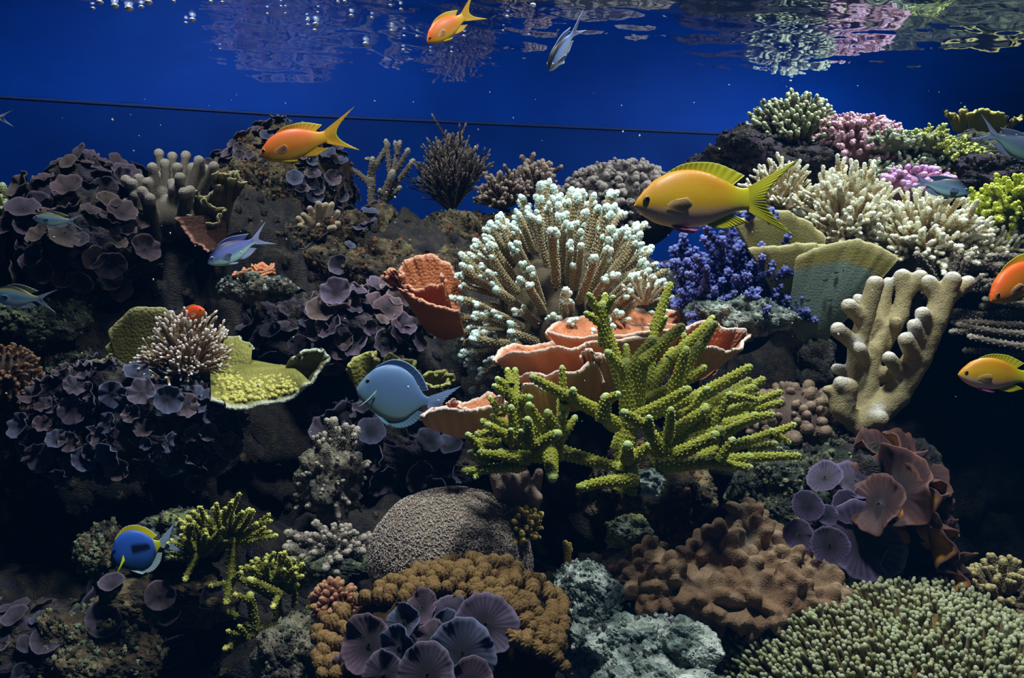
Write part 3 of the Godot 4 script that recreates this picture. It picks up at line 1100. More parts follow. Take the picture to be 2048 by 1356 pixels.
	for s in shelf:
		t = thing("cream_acropora", s[8], "coral", P(s[0], s[1], s[2]))
		mb = MB.new()
		lump(mb, 14, func(_d: Vector3) -> float: return 1.0, func(_d: Vector3, _r: float) -> Color: return H("6a5a40"), Vector3(S(s[3] * 0.5, s[2]), S(s[4] * 0.5, s[2]), s[5] * 0.5))
		part(t, "coral_base", mb.mesh(M.coral))
		radiating(t, cream, s[6], Vector3.ZERO, Vector3(S(s[3], s[2]), S(s[4], s[2]), s[5]), s[7], 1.5, 0.45, 0.2)
	# shaded grey fingers hanging below the shelf
	var greyf := acro({"base": H("5f554a"), "tip": H("a59a84"), "wart_col": H("847a68"), "tip_px": 12.0, "wart": 0.0022, "gap": 0.007, "n": 8})
	t = thing("grey_staghorn", "brown-grey staghorn fingers reaching out of the shade below the orange fish", "coral", P(2050, 620, 1.5))
	var lst := []
	for k in 22:
		var y := 505.0 + k * 9.0
		lst.append([2060 + rr(-10, 60), y + rr(-6, 30), 1880 + rr(0, 110) - 0.1 * k, y + rr(-12, 18), rr(-0.05, 0.12), rr(-0.06, 0.1), rr(-0.06, 0.06), rr(12, 17)])
	traced(t, lst, greyf, 1.5)
	t = thing("grey_staghorn", "brown-grey staghorn fingers standing behind the thick cream finger coral", "coral", P(1890, 600, 1.52))
	lst = []
	for k in 16:
		var a := lerpf(-0.9, 1.1, k / 15.0)
		lst.append([1890 + rr(-15, 15), 610, 1890 + sin(a) * rr(70, 110), 600 - cos(a) * rr(80, 120), rr(-0.02, 0.08), rr(-0.05, 0.1), rr(-0.05, 0.05), rr(11, 15)])
	traced(t, lst, greyf, 1.52)
	# yellow-green clump at the edge
	var lime := finger_variants(6, acro({"base": H("7d8a2c"), "tip": H("d2da58"), "wart_col": H("aebb45"), "tip_len": 0.35, "r0": 0.14, "r1": 0.1, "wart": 0.04, "gap": 0.1}), 3, M.coral)
	t = thing("yellow_acropora", "bushy yellow-green acropora clump on the shelf end", "coral", P(2035, 425, 1.62))
	mb = MB.new()
	lump(mb, 14, func(_d: Vector3) -> float: return 1.0, func(_d: Vector3, _r: float) -> Color: return H("5d6428"), Vector3(S(62, 1.62), S(50, 1.62), 0.06))
	part(t, "coral_base", mb.mesh(M.coral))
	radiating(t, lime, 150, Vector3.ZERO, Vector3(S(92, 1.62), S(76, 1.62), 0.09), Vector3(-0.1, 1, 0.5), 1.9, 0.55, 0.12)
	# olive leaf plates with grey-green undersides
	var leaf_top := func(_u: float, v: float) -> Color: return H("948a44").lerp(H("a29a5c"), 0.5 + 0.5 * sin(v * 30.0))
	var leaves := [
		[[[1560, 640], [1590, 650], [1620, 650]], [[1470, 450], [1540, 428], [1600, 442], [1642, 482]], 1.46, 1.40, "tall olive leaf plate behind the blue coral"],
		[[[1575, 660], [1600, 668], [1630, 668]], [[1500, 505], [1560, 498], [1610, 492], [1650, 500]], 1.42, 1.36, "middle olive leaf plate with a straight rim"]]
	for q in leaves:
		t = thing("leaf_plate_coral", q[4], "coral", P(q[0][1][0], q[0][1][1], q[2]))
		mb = MB.new()
		var foot := []
		var edge := []
		for e in q[0]:
			foot.append(P(e[0], e[1], q[2]) - t.position)
		for e in q[1]:
			edge.append(P(e[0], e[1], q[3]) - t.position)
		ruled(mb, foot, edge, 40, 16, 0.008, Vector3(0, 0, 0.03), 0.012, leaf_top, H("5c7264"), H("b4aa74"))
		part(t, "leaf_blade", mb.mesh(M.fine_plate))
	t = thing("leaf_plate_coral", "broad leaf plate with smooth grey-green underside and folded olive rim", "coral", P(1630, 680, 1.38))
	mb = MB.new()
	var foot2 := [P(1572, 636, 1.38) - t.position, P(1600, 680, 1.38) - t.position, P(1642, 694, 1.38) - t.position]
	var edge2 := [P(1590, 520, 1.34) - t.position, P(1640, 500, 1.32) - t.position, P(1700, 484, 1.3) - t.position, P(1750, 496, 1.28) - t.position, P(1790, 522, 1.28) - t.position]
	ruled(mb, foot2, edge2, 50, 18, 0.008, Vector3(0, 0, 0.012), 0.008, func(_u: float, v: float) -> Color: return H("8a9f90") if v < 0.82 else H("a89f58"), H("8a9f90"), H("b4aa74"))
	part(t, "leaf_blade", mb.mesh(M.fine_plate))
	mb = MB.new()
	lump(mb, 6, func(q: Vector3) -> float: return 1.0 + 0.5 * nz.get_noise_3dv(q * 60.0), func(_d: Vector3, _r: float) -> Color: return H("2c3a30"), Vector3(1, 0.7, 0.5))
	var spot := mb.mesh(M.coral)
	for q in [[1672, 545], [1688, 540], [1680, 580], [1694, 574], [1660, 600], [1640, 640], [1615, 600], [1722, 548], [1650, 560]]:
		var v: float = (q[1] - 500.0) / 190.0
		part(t, "spot", spot, Transform3D(Basis.from_scale(Vector3.ONE * S(rr(3.0, 5.0), 1.32)), P(q[0], q[1], lerpf(1.297, 1.36, v)) - t.position))
	part(t, "stalk", rock_mesh(3, "dark", Vector3(0.03, 0.05, 0.03), 20), Transform3D(Basis(), Vector3(0, -0.04, 0)))
	# thick cream finger coral
	finger_coral()
	# blue bottlebrush
	bottlebrush()


func finger_coral() -> void:
	var d := 1.22
	var t := thing("thick_finger_coral", "thick cream finger coral with rounded knobs and white tips", "coral", P(1725, 850, d))
	var R := func(px: float) -> float: return S(px, d)
	# polylines of px, py, half width, depth offset
	var lines := [
		[[1725, 850, 34, 0], [1790, 790, 31, 0], [1835, 715, 29, -0.01], [1868, 640, 27, -0.02], [1890, 590, 24, -0.02]],
		[[1890, 590, 24, -0.02], [1905, 560, 19, -0.03]], [[1880, 600, 22, -0.02], [1935, 565, 16, 0.0]], [[1880, 600, 20, -0.02], [1858, 565, 17, -0.02]],
		[[1725, 850, 26, 0.01], [1735, 770, 23, 0.01], [1745, 700, 22, 0.01], [1765, 660, 20, 0.02]],
		[[1765, 690, 20, 0.02], [1800, 630, 19, 0.03], [1810, 585, 18, 0.03], [1805, 555, 20, 0.03]], [[1810, 590, 16, 0.03], [1840, 555, 18, 0.02]],
		[[1755, 690, 18, 0.02], [1765, 620, 16, 0.04], [1776, 566, 13, 0.04]],
		[[1715, 850, 24, 0], [1680, 815, 21, -0.01], [1672, 785, 19, -0.01]], [[1690, 830, 20, -0.01], [1697, 775, 20, -0.02], [1682, 768, 17, -0.02]],
		[[1705, 780, 19, 0.02], [1715, 690, 20, 0.01], [1732, 630, 19, 0.0], [1750, 568, 19, -0.01]],
		[[1725, 640, 17, 0], [1698, 612, 17, -0.01]], [[1735, 620, 12, 0], [1716, 598, 12, 0.01]], [[1712, 690, 18, 0], [1676, 660, 17, -0.02]], [[1730, 720, 14, 0], [1720, 698, 14, -0.02]],
		[[1805, 750, 18, -0.01], [1778, 716, 15, -0.03]], [[1830, 715, 20, -0.02], [1812, 680, 17, -0.04]], [[1845, 690, 18, -0.02], [1828, 652, 15, -0.04]], [[1855, 655, 18, -0.02], [1845, 628, 16, -0.04]],
		[[1700, 745, 15, 0.03], [1674, 738, 13, 0.02]], [[1752, 760, 16, 0.02], [1772, 745, 15, 0.0]], [[1735, 850, 26, -0.01], [1758, 838, 20, -0.03]], [[1655, 780, 11, -0.01], [1690, 800, 14, -0.01]], [[1790, 640, 12, 0.02], [1792, 645, 13, 0.0]],
	]
	var prims := []
	for l in lines:
		for k in l.size() - 1:
			var a: Array = l[k]
			var b: Array = l[k + 1]
			prims.append([P(a[0], a[1], d + a[3]) - t.position, P(b[0], b[1], d + b[3]) - t.position, R.call(a[2]) * 0.88, R.call(b[2]) * 0.9])
	var tips := []
	for l in lines:
		var e: Array = l[-1]
		if e[2] <= 21 and not ([e[0], e[1]] in [[1765, 660], [1772, 745], [1690, 800], [1792, 645], [1672, 785]]):
			tips.append(P(e[0], e[1] - e[2], d + e[3]) - t.position)
	var base := H("b8a878")
	var white := H("efe9da")
	var col := func(p: Vector3) -> Color:
		var best := 9.0
		for q in tips:
			best = minf(best, p.distance_to(q))
		return white.lerp(base, smoothstep(0.006, 0.022, best + 0.004 * nz.get_noise_3dv(p * 4000.0)))
	var bump := func(p: Vector3) -> float: return 0.0008 * fine.get_noise_3dv(p * 700.0)
	part(t, "coral_body", sdf_mesh(prims, 0.0031, 0.004, bump, col, M.leather))


func bottlebrush() -> void:
	var d := 1.45
	var t := thing("blue_bottlebrush_coral", "deep violet-blue bottlebrush coral with knobbly branches", "coral", P(1470, 640, d))
	var o := {"r0": 0.05, "r1": 0.04, "base": H("18183c"), "tip": H("6870b0"), "tip_len": 0.05, "wart": 0.026, "gap": 0.058, "wart_col": H("3c4288"), "sides": 7, "n": 6, "sub_len": 1.2, "lean": 0.6}
	var va := finger_variants(7, o, 5, M.coral)
	radiating(t, va, 52, Vector3.ZERO, Vector3(S(165, d), S(205, d), 0.12), Vector3(0.0, 1, 0.35), 1.4, 0.15, 0.25)
	var mb := MB.new()
	lump(mb, 16, func(_d: Vector3) -> float: return 1.0, func(_d: Vector3, _r: float) -> Color: return H("1d1d4a"), Vector3(S(80, d), S(70, d), 0.06))
	part(t, "coral_base", mb.mesh(M.coral))
	crust(rock("ledge_rock", "pale green crusted rock ledge under the blue coral", 1480, 640, 1.38, 105, 38, 0.06, 6, "pale", 0.5, 50), 260, 0.004, ["a8bcae", "e0eae0", "5a665e", "8ea298"])


func left_reef() -> void:
	var mb: MB
	# purple-crusted rock standing against the wall
	var t := rock("live_rock", "tall rock against the blue wall covered with purple polyps", 575, 420, 2.05, 130, 160, 0.11, 6, "brown", 1.0, 60)
	crust(t, 420, 0.008, ["6a5330", "a08a5c", "3a2e22", "b06a34", "7c6b62"])
	var pol := purple_polyps(0.8, 0.05, 5)
	polyp_colony(t, pol, 290, Vector3(S(120, 2.05), S(152, 2.05), 0.14), S(14, 2.05), 0.35, Vector3(0.15, 0.7, 1))
	crust(rock("live_rock", "crumbly brown rock below the orange fish", 520, 400, 1.93, 70, 80, 0.08, 3, "brown", 2.0, 50), 380, 0.007, ["6a5330", "a08a5c", "3a2e22", "b06a34", "7c6b62"])
	crust(rock("live_rock", "crumbly rock ledge under the small white finger coral", 610, 480, 1.88, 100, 42, 0.09, 5, "brown", 0.6, 50), 380, 0.006, ["6a5330", "a08a5c", "3a2e22", "b06a34", "7c6b62"])
	t = rock("live_rock", "low rock with purple polyps beneath the bare branching coral", 755, 490, 1.98, 80, 60, 0.1, 1, "brown", 0.2, 50)
	crust(t, 260, 0.006, ["6a5330", "a08a5c", "3a2e22", "b06a34", "7c6b62"])
	polyp_colony(t, pol, 26, Vector3(S(70, 1.98), S(50, 1.98), 0.1), S(17, 1.98))
	crust(rock("live_rock", "low speckled rock beneath the bushy dark coral", 905, 480, 2.02, 75, 55, 0.1, 4, "brown", 0.9, 50), 360, 0.006, ["6a7450", "9aa47a", "3e4434", "b4b488", "5a5048"])
	crust(rock("live_rock", "dark rock rubble between the orange cup and the wall", 790, 560, 1.8, 110, 60, 0.1, 2, "brown", 1.9, 50), 360, 0.006, ["6a5330", "a08a5c", "3a2e22", "b06a34", "7c6b62"])
	t = rock("live_rock", "knobbly brown rock with purple polyps below the white finger coral", 685, 545, 1.86, 85, 60, 0.09, 0, "brown", 0.4, 50)
	crust(t, 340, 0.006, ["6a5330", "a08a5c", "3a2e22", "b06a34", "7c6b62"])
	polyp_colony(t, pol, 16, Vector3.ONE, S(17, 1.86))
	crust(rock("live_rock", "speckled brown rock between the bushy dark coral and the pale dome", 965, 500, 1.98, 85, 75, 0.09, 3, "brown", 0.4, 50), 360, 0.006, ["6a5330", "a08a5c", "3a2e22", "b06a34", "7c6b62"])
	crust(rock("live_rock", "brown crusty rock behind the orange cup", 870, 545, 1.86, 80, 55, 0.08, 5, "brown", 0.4, 44), 300, 0.006, ["6a5330", "a08a5c", "3a2e22", "b06a34", "7c6b62"])
	# left purple mushroom rocks
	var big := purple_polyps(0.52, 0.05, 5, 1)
	t = rock("live_rock", "round rock covered with purple mushroom polyps behind the knobbly coral", 215, 400, 1.78, 85, 70, 0.1, 0, "purple", 0.8)
	polyp_colony(t, big, 60, Vector3(S(82, 1.78), S(66, 1.78), 0.1), S(21, 1.78))
	t = rock("live_rock", "rock face hung with plum mushroom polyps beside the small blue fish", 165, 500, 1.7, 120, 110, 0.13, 2, "purple", 1.8)
	polyp_colony(t, purple_polyps(0.55, 0.06, 5, 1), 100, Vector3(S(118, 1.7), S(105, 1.7), 0.13), S(25, 1.7))
	# green branching coral at the edge
	var dim := finger_variants(5, acro({"base": H("46502e"), "tip": H("a9b184"), "wart_col": H("6e7848"), "r0": 0.1, "r1": 0.08}), 2, M.coral)
	t = thing("olive_acropora", "dark olive finger coral with pale tips beside the blue wall", "coral", P(25, 470, 1.72))
	radiating(t, dim, 60, Vector3.ZERO, Vector3(S(80, 1.72), S(100, 1.72), 0.1), Vector3(0, 1, 0.3), 1.5, 0.2, 0.2)
	# knobbly leather fingers
	var d := 1.72
	t = thing("knobbly_finger_coral", "grey-tan coral with bulbous pale finger tips on the rock crest", "coral", P(345, 440, d))
	var prims := []
	var tips := []
	var spots := [[318, 302], [345, 308], [372, 306], [398, 316], [305, 330], [312, 345], [330, 322], [355, 330], [385, 330], [412, 334], [428, 328], [345, 362], [322, 378], [348, 372], [332, 395], [368, 380], [380, 376], [295, 360], [278, 352], [265, 362], [285, 378], [300, 392], [270, 385], [252, 355], [360, 350], [400, 345], [388, 365], [255, 400], [310, 365]]
	for s in spots:
		var dz: float = rr(-0.05, 0.05) - (s[1] - 340.0) * 0.0009
		var tip := P(s[0], s[1] + 6, d + dz) - t.position
		var root := P(lerpf(s[0], 345, 0.35), s[1] + rr(60, 90), d + dz * 0.4) - t.position
		prims.append([root, tip, S(11, d), S(8, d)])
		prims.append([tip, tip + Vector3(0, 0.001, 0), S(10.5, d), S(10.5, d)])
		tips.append(tip)
	prims.append([P(290, 440, d) - t.position, P(400, 440, d) - t.position, S(38, d), S(38, d)])
	var kc := func(p: Vector3) -> Color:
		var best := 9.0
		for q in tips:
			best = minf(best, p.distance_to(q))
		return H("cbbfae").lerp(H("6a5f50"), smoothstep(0.009, 0.016, best))
	part(t, "coral_body", sdf_mesh(prims, 0.0042, 0.005, func(_p: Vector3) -> float: return 0.0, kc, M.leather))
	# curled plates below it
	t = thing("curled_plate_coral", "curled olive plate coral with thin pale rims beneath the knobbly fingers", "coral", P(430, 440, 1.68))
	for q in [[[[400, 470], [430, 480], [455, 470]], [[420, 400], [438, 372], [468, 362], [480, 350]]], [[[385, 450], [410, 470], [430, 470]], [[392, 385], [405, 400], [420, 408], [440, 420]]], [[[380, 470], [405, 500], [440, 480]], [[385, 432], [400, 452], [425, 450], [446, 436]]], [[[430, 440], [450, 450], [462, 430]], [[432, 350], [452, 348], [474, 352], [484, 368]]]]:
		mb = MB.new()
		var foot := []
		var edge := []
		for e in q[0]:
			foot.append(P(e[0], e[1], 1.72) - t.position)
		for e in q[1]:
			edge.append(P(e[0], e[1], 1.66) - t.position)
		ruled(mb, foot, edge, 40, 8, 0.004, Vector3(0, 0, 0.015), 0.03, func(_u: float, _v: float) -> Color: return H("6e6644"), H("5d5238"), H("cfc690"), 14.0)
		part(t, "plate", mb.mesh(M.fine_plate))
	t = thing("rusty_plate_coral", "rust-brown hanging plate with a pale pink edge above the blue fish", "coral", P(400, 470, 1.66))
	mb = MB.new()
	ruled(mb, [P(445, 430, 1.7) - t.position, P(450, 470, 1.7) - t.position, P(440, 500, 1.68) - t.position], [P(358, 440, 1.62) - t.position, P(380, 475, 1.62) - t.position, P(420, 508, 1.62) - t.position], 30, 10, 0.005, Vector3(0, 0, 0.02), 0.01, func(_u: float, _v: float) -> Color: return H("5a3422"), H("4c2a1c"), H("d0907a"))
	part(t, "plate", mb.mesh(M.granular_plate))
	# small white finger coral
	d = 1.84
	t = thing("white_finger_coral", "small cream-white finger coral with round tips on a brown ledge", "coral", P(635, 455, d))
	prims = []
	for s in [[597, 432], [607, 425], [620, 412], [637, 402], [652, 405], [664, 404], [675, 420], [676, 442], [642, 418], [628, 440], [660, 425], [648, 436], [600, 446], [668, 450], [615, 440], [638, 446]]:
		prims.append([P(636, 465, d) - t.position, P(s[0], s[1] + 5, d - rr(0.0, 0.04)) - t.position, S(9, d), S(6.2, d)])
	part(t, "coral_body", sdf_mesh(prims, 0.0036, 0.004, func(_p: Vector3) -> float: return 0.0, func(p: Vector3) -> Color: return H("d8c2a0"), M.leather))
	# hollow with orange crust
	crust(rock("rubble_rock", "pale rubble rock holding a small orange plate", 510, 575, 1.55, 72, 26, 0.05, 4, "sand", 0.3, 40), 200, 0.005, ["a8bcae", "e0eae0", "5a665e", "8ea298"])
	t = thing("orange_crust_coral", "small bright orange plate coral on pale rubble", "coral", P(505, 555, 1.53))
	for k in 3:
		mb = MB.new()
		bowl(mb, Vector3(S(38 - k * 9, 1.53), 1, S(30 - k * 7, 1.53)), S(12 + k * 6, 1.53), Vector3(0, 0, -0.25), 0.008, 44, 6, 0.004, func(_u: float, _v: float) -> Color: return H("d0622e"), H("b85428"), H("f0a070"))
		part(t, "plate", mb.mesh(M.granular_plate), Transform3D(Basis(), Vector3(S(k * 10, 1.53), 0, 0)))
	# mushroom cluster in the middle
	t = rock("live_rock", "rock knob crowded with mauve mushroom polyps left of the orange plates", 735, 655, 1.62, 95, 70, 0.1, 3, "purple", 0.4)
	polyp_colony(t, purple_polyps(0.78, 0.07, 5, 1), 80, Vector3(S(95, 1.62), S(68, 1.62), 0.11), S(24, 1.62))
	t = rock("live_rock", "shaded rock with dull purple polyps behind the surgeonfish's tail", 590, 660, 1.72, 80, 80, 0.1, 5, "purple", 1.3)
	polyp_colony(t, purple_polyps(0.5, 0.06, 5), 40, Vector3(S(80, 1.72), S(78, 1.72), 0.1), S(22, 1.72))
	t = rock("live_rock", "shaded rock with blue-purple polyps beneath the surgeonfish", 820, 900, 1.6, 150, 90, 0.12, 1, "purple", 2.3)
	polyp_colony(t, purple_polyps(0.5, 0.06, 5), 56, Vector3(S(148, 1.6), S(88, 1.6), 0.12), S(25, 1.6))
	# ruffled mushroom mound
	t = rock("live_rock", "mound of ruffled mauve mushroom polyps under the brown anemone coral", 275, 835, 1.42, 170, 120, 0.14, 4, "purple", 0.9)
	polyp_colony(t, purple_polyps(0.8, 0.13, 6, 0), 190, Vector3(S(168, 1.42), S(116, 1.42), 0.15), S(21, 1.42), 0.4, Vector3(0.1, 0.5, 1))
	# olive plates either side
	var olive := func(_u: float, v: float) -> Color: return H("88833a").lerp(H("7a7534"), 0.5 + 0.5 * sin(v * 25.0))
	t = thing("olive_plate_coral", "olive cup-shaped plate coral left of the brown anemone coral", "coral", P(265, 740, 1.43))
	for q in [[[[230, 760], [270, 770], [320, 770]], [[212, 700], [225, 660], [262, 622], [318, 618], [345, 640]], 1.5, 1.48], [[[215, 745], [240, 760], [300, 765]], [[172, 738], [185, 725], [205, 722], [218, 712]], 1.46, 1.40], [[[220, 750], [260, 765], [330, 760]], [[176, 748], [205, 758], [250, 742], [318, 716]], 1.44, 1.34]]:
		mb = MB.new()
		var foot := []
		var edge := []
		for e in q[0]:
			foot.append(P(e[0], e[1], q[2]) - t.position)
		for e in q[1]:
			edge.append(P(e[0], e[1], q[3]) - t.position)
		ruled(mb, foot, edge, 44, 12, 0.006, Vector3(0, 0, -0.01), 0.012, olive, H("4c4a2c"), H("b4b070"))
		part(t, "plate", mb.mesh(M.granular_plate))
	t = thing("olive_plate_coral", "large pebbled olive plate coral with a white rim", "coral", P(480, 770, 1.4))
	var lime := func(_u: float, v: float) -> Color: return H("96923e").lerp(H("86833a"), 0.5 + 0.5 * sin(v * 31.0))
	for q in [[[[420, 720], [470, 715], [560, 730]], [[428, 818], [470, 832], [530, 826], [585, 808], [622, 778]], 1.46, 1.32, true], [[[425, 740], [450, 745], [500, 745]], [[420, 700], [450, 692], [490, 692], [512, 712]], 1.42, 1.46, false], [[[560, 770], [590, 780], [610, 780]], [[590, 740], [620, 722], [645, 718], [652, 736], [622, 778]], 1.42, 1.38, false]]:
		mb = MB.new()
		var foot := []
		var edge := []
		for e in q[0]:
			foot.append(P(e[0], e[1], q[2]) - t.position)
		for e in q[1]:
			edge.append(P(e[0], e[1], q[3]) - t.position)
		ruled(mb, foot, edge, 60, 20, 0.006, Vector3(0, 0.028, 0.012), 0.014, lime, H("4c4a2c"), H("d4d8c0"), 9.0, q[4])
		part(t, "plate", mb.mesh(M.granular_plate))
	# pebbles on the plate
	var peb := []
	for k in 420:
		var u := rr(0.03, 0.97)
		var v := rr(0.06, 0.95)
		var a := P(lerpf(422, 560, u), lerpf(720, 732, u), 1.46).lerp(P(lerpf(430, 620, u), 822.0 - 30.0 * u * u + 8.0 * sin(u * PI), 1.32), v) + Vector3(0, 0.028, 0.012) * sin(PI * v * 0.5) * (1.0 - v * 0.5)
		peb.append(Transform3D(Basis.from_scale(Vector3.ONE * S(rr(3.2, 5.0), 1.4)), a - t.position))
	var pm := MB.new()
	lump(pm, 4, func(_d: Vector3) -> float: return 1.0, func(_d: Vector3, _r: float) -> Color: return H("b0aa58"))
	stuff_copies(t, "pebble_bumps", pm.mesh(M.coral), peb)
	# brown anemone-like coral
	var an := finger_variants(8, acro({"base": H("7d6444"), "tip": H("e6dcd6"), "wart_col": H("94785a"), "tip_len": 0.04, "sub_tip": 0.2, "r0": 0.036, "r1": 0.024, "wart": 0.009, "gap": 0.05, "n": 7}), 3, M.coral)
	t = thing("brown_tipped_coral", "bushy brown branching coral with white-dotted tips between two olive plates", "coral", P(375, 750, 1.38))
	radiating(t, an, 150, Vector3.ZERO, Vector3(S(88, 1.38), S(128, 1.38), 0.1), Vector3(0, 1, 0.25), 1.35, 0.12, 0.22)
	# yellow-green plate behind surgeonfish
	t = thing("yellow_plate_coral", "yellow-green pebbled plate coral behind the grey surgeonfish", "coral", P(800, 790, 1.42))
	var yg := func(_u: float, _v: float) -> Color: return H("aaa648")
	for q in [[[[720, 800], [740, 800], [760, 790]], [[692, 745], [715, 725], [745, 710], [752, 725]], 1.46, 1.42], [[[760, 790], [800, 800], [830, 790]], [[765, 715], [800, 728], [832, 738], [838, 765]], 1.46, 1.44], [[[800, 800], [840, 800], [880, 790]], [[838, 762], [870, 755], [895, 752], [910, 768]], 1.44, 1.4], [[[790, 800], [840, 805], [870, 800]], [[835, 778], [865, 782], [890, 776], [908, 772]], 1.42, 1.36]]:
		mb = MB.new()
		var foot := []
		var edge := []
		for e in q[0]:
			foot.append(P(e[0], e[1], q[2]) - t.position)
		for e in q[1]:
			edge.append(P(e[0], e[1], q[3]) - t.position)
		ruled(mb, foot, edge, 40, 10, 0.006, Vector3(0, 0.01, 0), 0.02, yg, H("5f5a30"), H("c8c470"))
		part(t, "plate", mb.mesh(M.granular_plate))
	# brown round clumps at the edge
	var clump := finger_variants(5, acro({"base": H("5f432e"), "tip": H("8f6a4c"), "wart_col": H("70523a"), "r0": 0.2, "r1": 0.17, "wart": 0.05, "gap": 0.14}), 1, M.coral)
	for q in [[12, 745, 60, 58, 1.4, "round rust-brown knobbly coral at the dark rock edge"], [110, 800, 60, 60, 1.5, "dim brown branching coral above the ruffled mound"]]:
		t = thing("brown_knob_coral", q[5], "coral", P(q[0], q[1], q[4]))
		mb = MB.new()
		lump(mb, 12, func(_d: Vector3) -> float: return 1.0, func(_d: Vector3, _r: float) -> Color: return H("3f2c20"), Vector3(S(q[2] * 0.75, q[4]), S(q[3] * 0.75, q[4]), 0.045))
		part(t, "coral_base", mb.mesh(M.coral))
		radiating(t, clump, 110, Vector3.ZERO, Vector3(S(q[2], q[4]), S(q[3], q[4]), 0.06), Vector3(0, 0.6, 1), 1.9, 0.72, 0.06)
	crust(rock("live_rock", "speckled dark rock below the blue fish at the tank side", 60, 640, 1.6, 110, 60, 0.1, 3, "green", 0.5), 380, 0.006, ["6a7450", "9aa47a", "3e4434", "b4b488", "5a5048"])
	crust(rock("live_rock", "dim green-brown rock crumbs over the brown branching coral", 120, 740, 1.62, 80, 40, 0.08, 5, "green", 1.5), 260, 0.006, ["6a7450", "9aa47a", "3e4434", "b4b488", "5a5048"])
	# background corals in front of the wall
	var bare := {"base": H("5f554a"), "tip": H("9d9484"), "tip_px": 8.0, "wart": 0.0022, "gap": 0.009, "wart_col": H("7d7364"), "n": 7, "sides": 7}
	t = thing("bare_branch_coral", "bare grey branching coral with blunt tips standing against the blue wall", "coral", P(750, 440, 2.06))
	traced(t, [[745, 440, 742, 350, 0, 0, 0, 20], [742, 370, 700, 338, 0, 0.02, -0.1, 13], [742, 355, 745, 318, 0, -0.02, 0, 14], [744, 340, 776, 290, 0, 0.02, 0.08, 13], [755, 430, 785, 345, 0, -0.03, 0.05, 17], [782, 360, 772, 282, 0, 0, 0, 12], [785, 350, 800, 284, 0, 0.02, 0, 11], [786, 350, 816, 300, 0, -0.02, 0.1, 12], [775, 385, 826, 322, 0, -0.03, 0.1, 13], [765, 410, 760, 380, 0, -0.03, 0, 10], [700, 338, 694, 334, 0, 0, 0, 13], [745, 320, 733, 318, 0, 0, 0, 10], [795, 310, 790, 284, 0, 0, 0, 9], [765, 405, 800, 375, 0, -0.02, 0.05, 11]], bare, 2.06)
	var bush := finger_variants(7, acro({"base": H("3e342e"), "tip": H("8a7a6c"), "wart_col": H("574a40"), "tip_len": 0.05, "r0": 0.022, "r1": 0.014, "wart": 0.008, "gap": 0.05, "sub_len": 1.3, "n": 6, "sides": 6}), 5, M.coral)
	t = thing("dark_bush_coral", "dark bushy twig coral with spiky tips standing against the blue wall", "coral", P(905, 425, 2.08))
	radiating(t, bush, 110, Vector3.ZERO, Vector3(S(85, 2.08), S(150, 2.08), 0.1), Vector3(-0.05, 1, 0.1), 1.0, 0.05, 0.25)
	var mid := finger_variants(6, acro({"base": H("4e3f36"), "tip": H("a08c7c"), "wart_col": H("6a584a"), "tip_len": 0.12, "r0": 0.085, "r1": 0.065, "sides": 6}), 2, M.coral)
	t = thing("brown_fan_coral", "brown fan of short finger tips behind the pale acropora dome", "coral", P(1010, 420, 2.0))
	radiating(t, mid, 70, Vector3.ZERO, Vector3(S(62, 2.0), S(76, 2.0), 0.09), Vector3(-0.2, 1, 0.3), 1.25, 0.25, 0.15)
	t = thing("brown_fan_coral", "dark brown upright finger coral next to the round speckled dome", "coral", P(1070, 420, 2.05))
	radiating(t, mid, 36, Vector3.ZERO, Vector3(S(60, 2.05), S(98, 2.05), 0.08), Vector3(0.2, 1, 0.1), 0.75, 0.2, 0.2)
	t = thing("speckled_dome_coral", "wide grey-brown speckled dome coral against the blue wall", "coral", P(1240, 420, 2.0))
	mb = MB.new()
	lump(mb, 20, func(_d: Vector3) -> float: return 1.0, func(_d: Vector3, _r: float) -> Color: return H("3a322e"), Vector3(S(120, 2.0), S(85, 2.0), 0.13))
	part(t, "coral_base", mb.mesh(M.coral))
	var nub := finger_variants(4, acro({"base": H("4e4540"), "tip": H("8d837c"), "wart_col": H("6a605a"), "tip_len": 0.4, "r0": 0.3, "r1": 0.24, "wart": 0.06, "gap": 0.2, "sub_len": 1.6}), 3, M.coral)
	radiating(t, nub, 296, Vector3.ZERO, Vector3(S(128, 2.0), S(94, 2.0), 0.14), Vector3(0, 1, 0.4), 1.7, 0.84, 0.03)
	single("green_frond", rock_mesh(2, "yellow", Vector3(S(8, 1.8), S(30, 1.8), 0.01), 20), "tiny bright green coral tuft behind the pale acropora dome", "coral", Transform3D(Basis(), P(1112, 404, 1.8)))


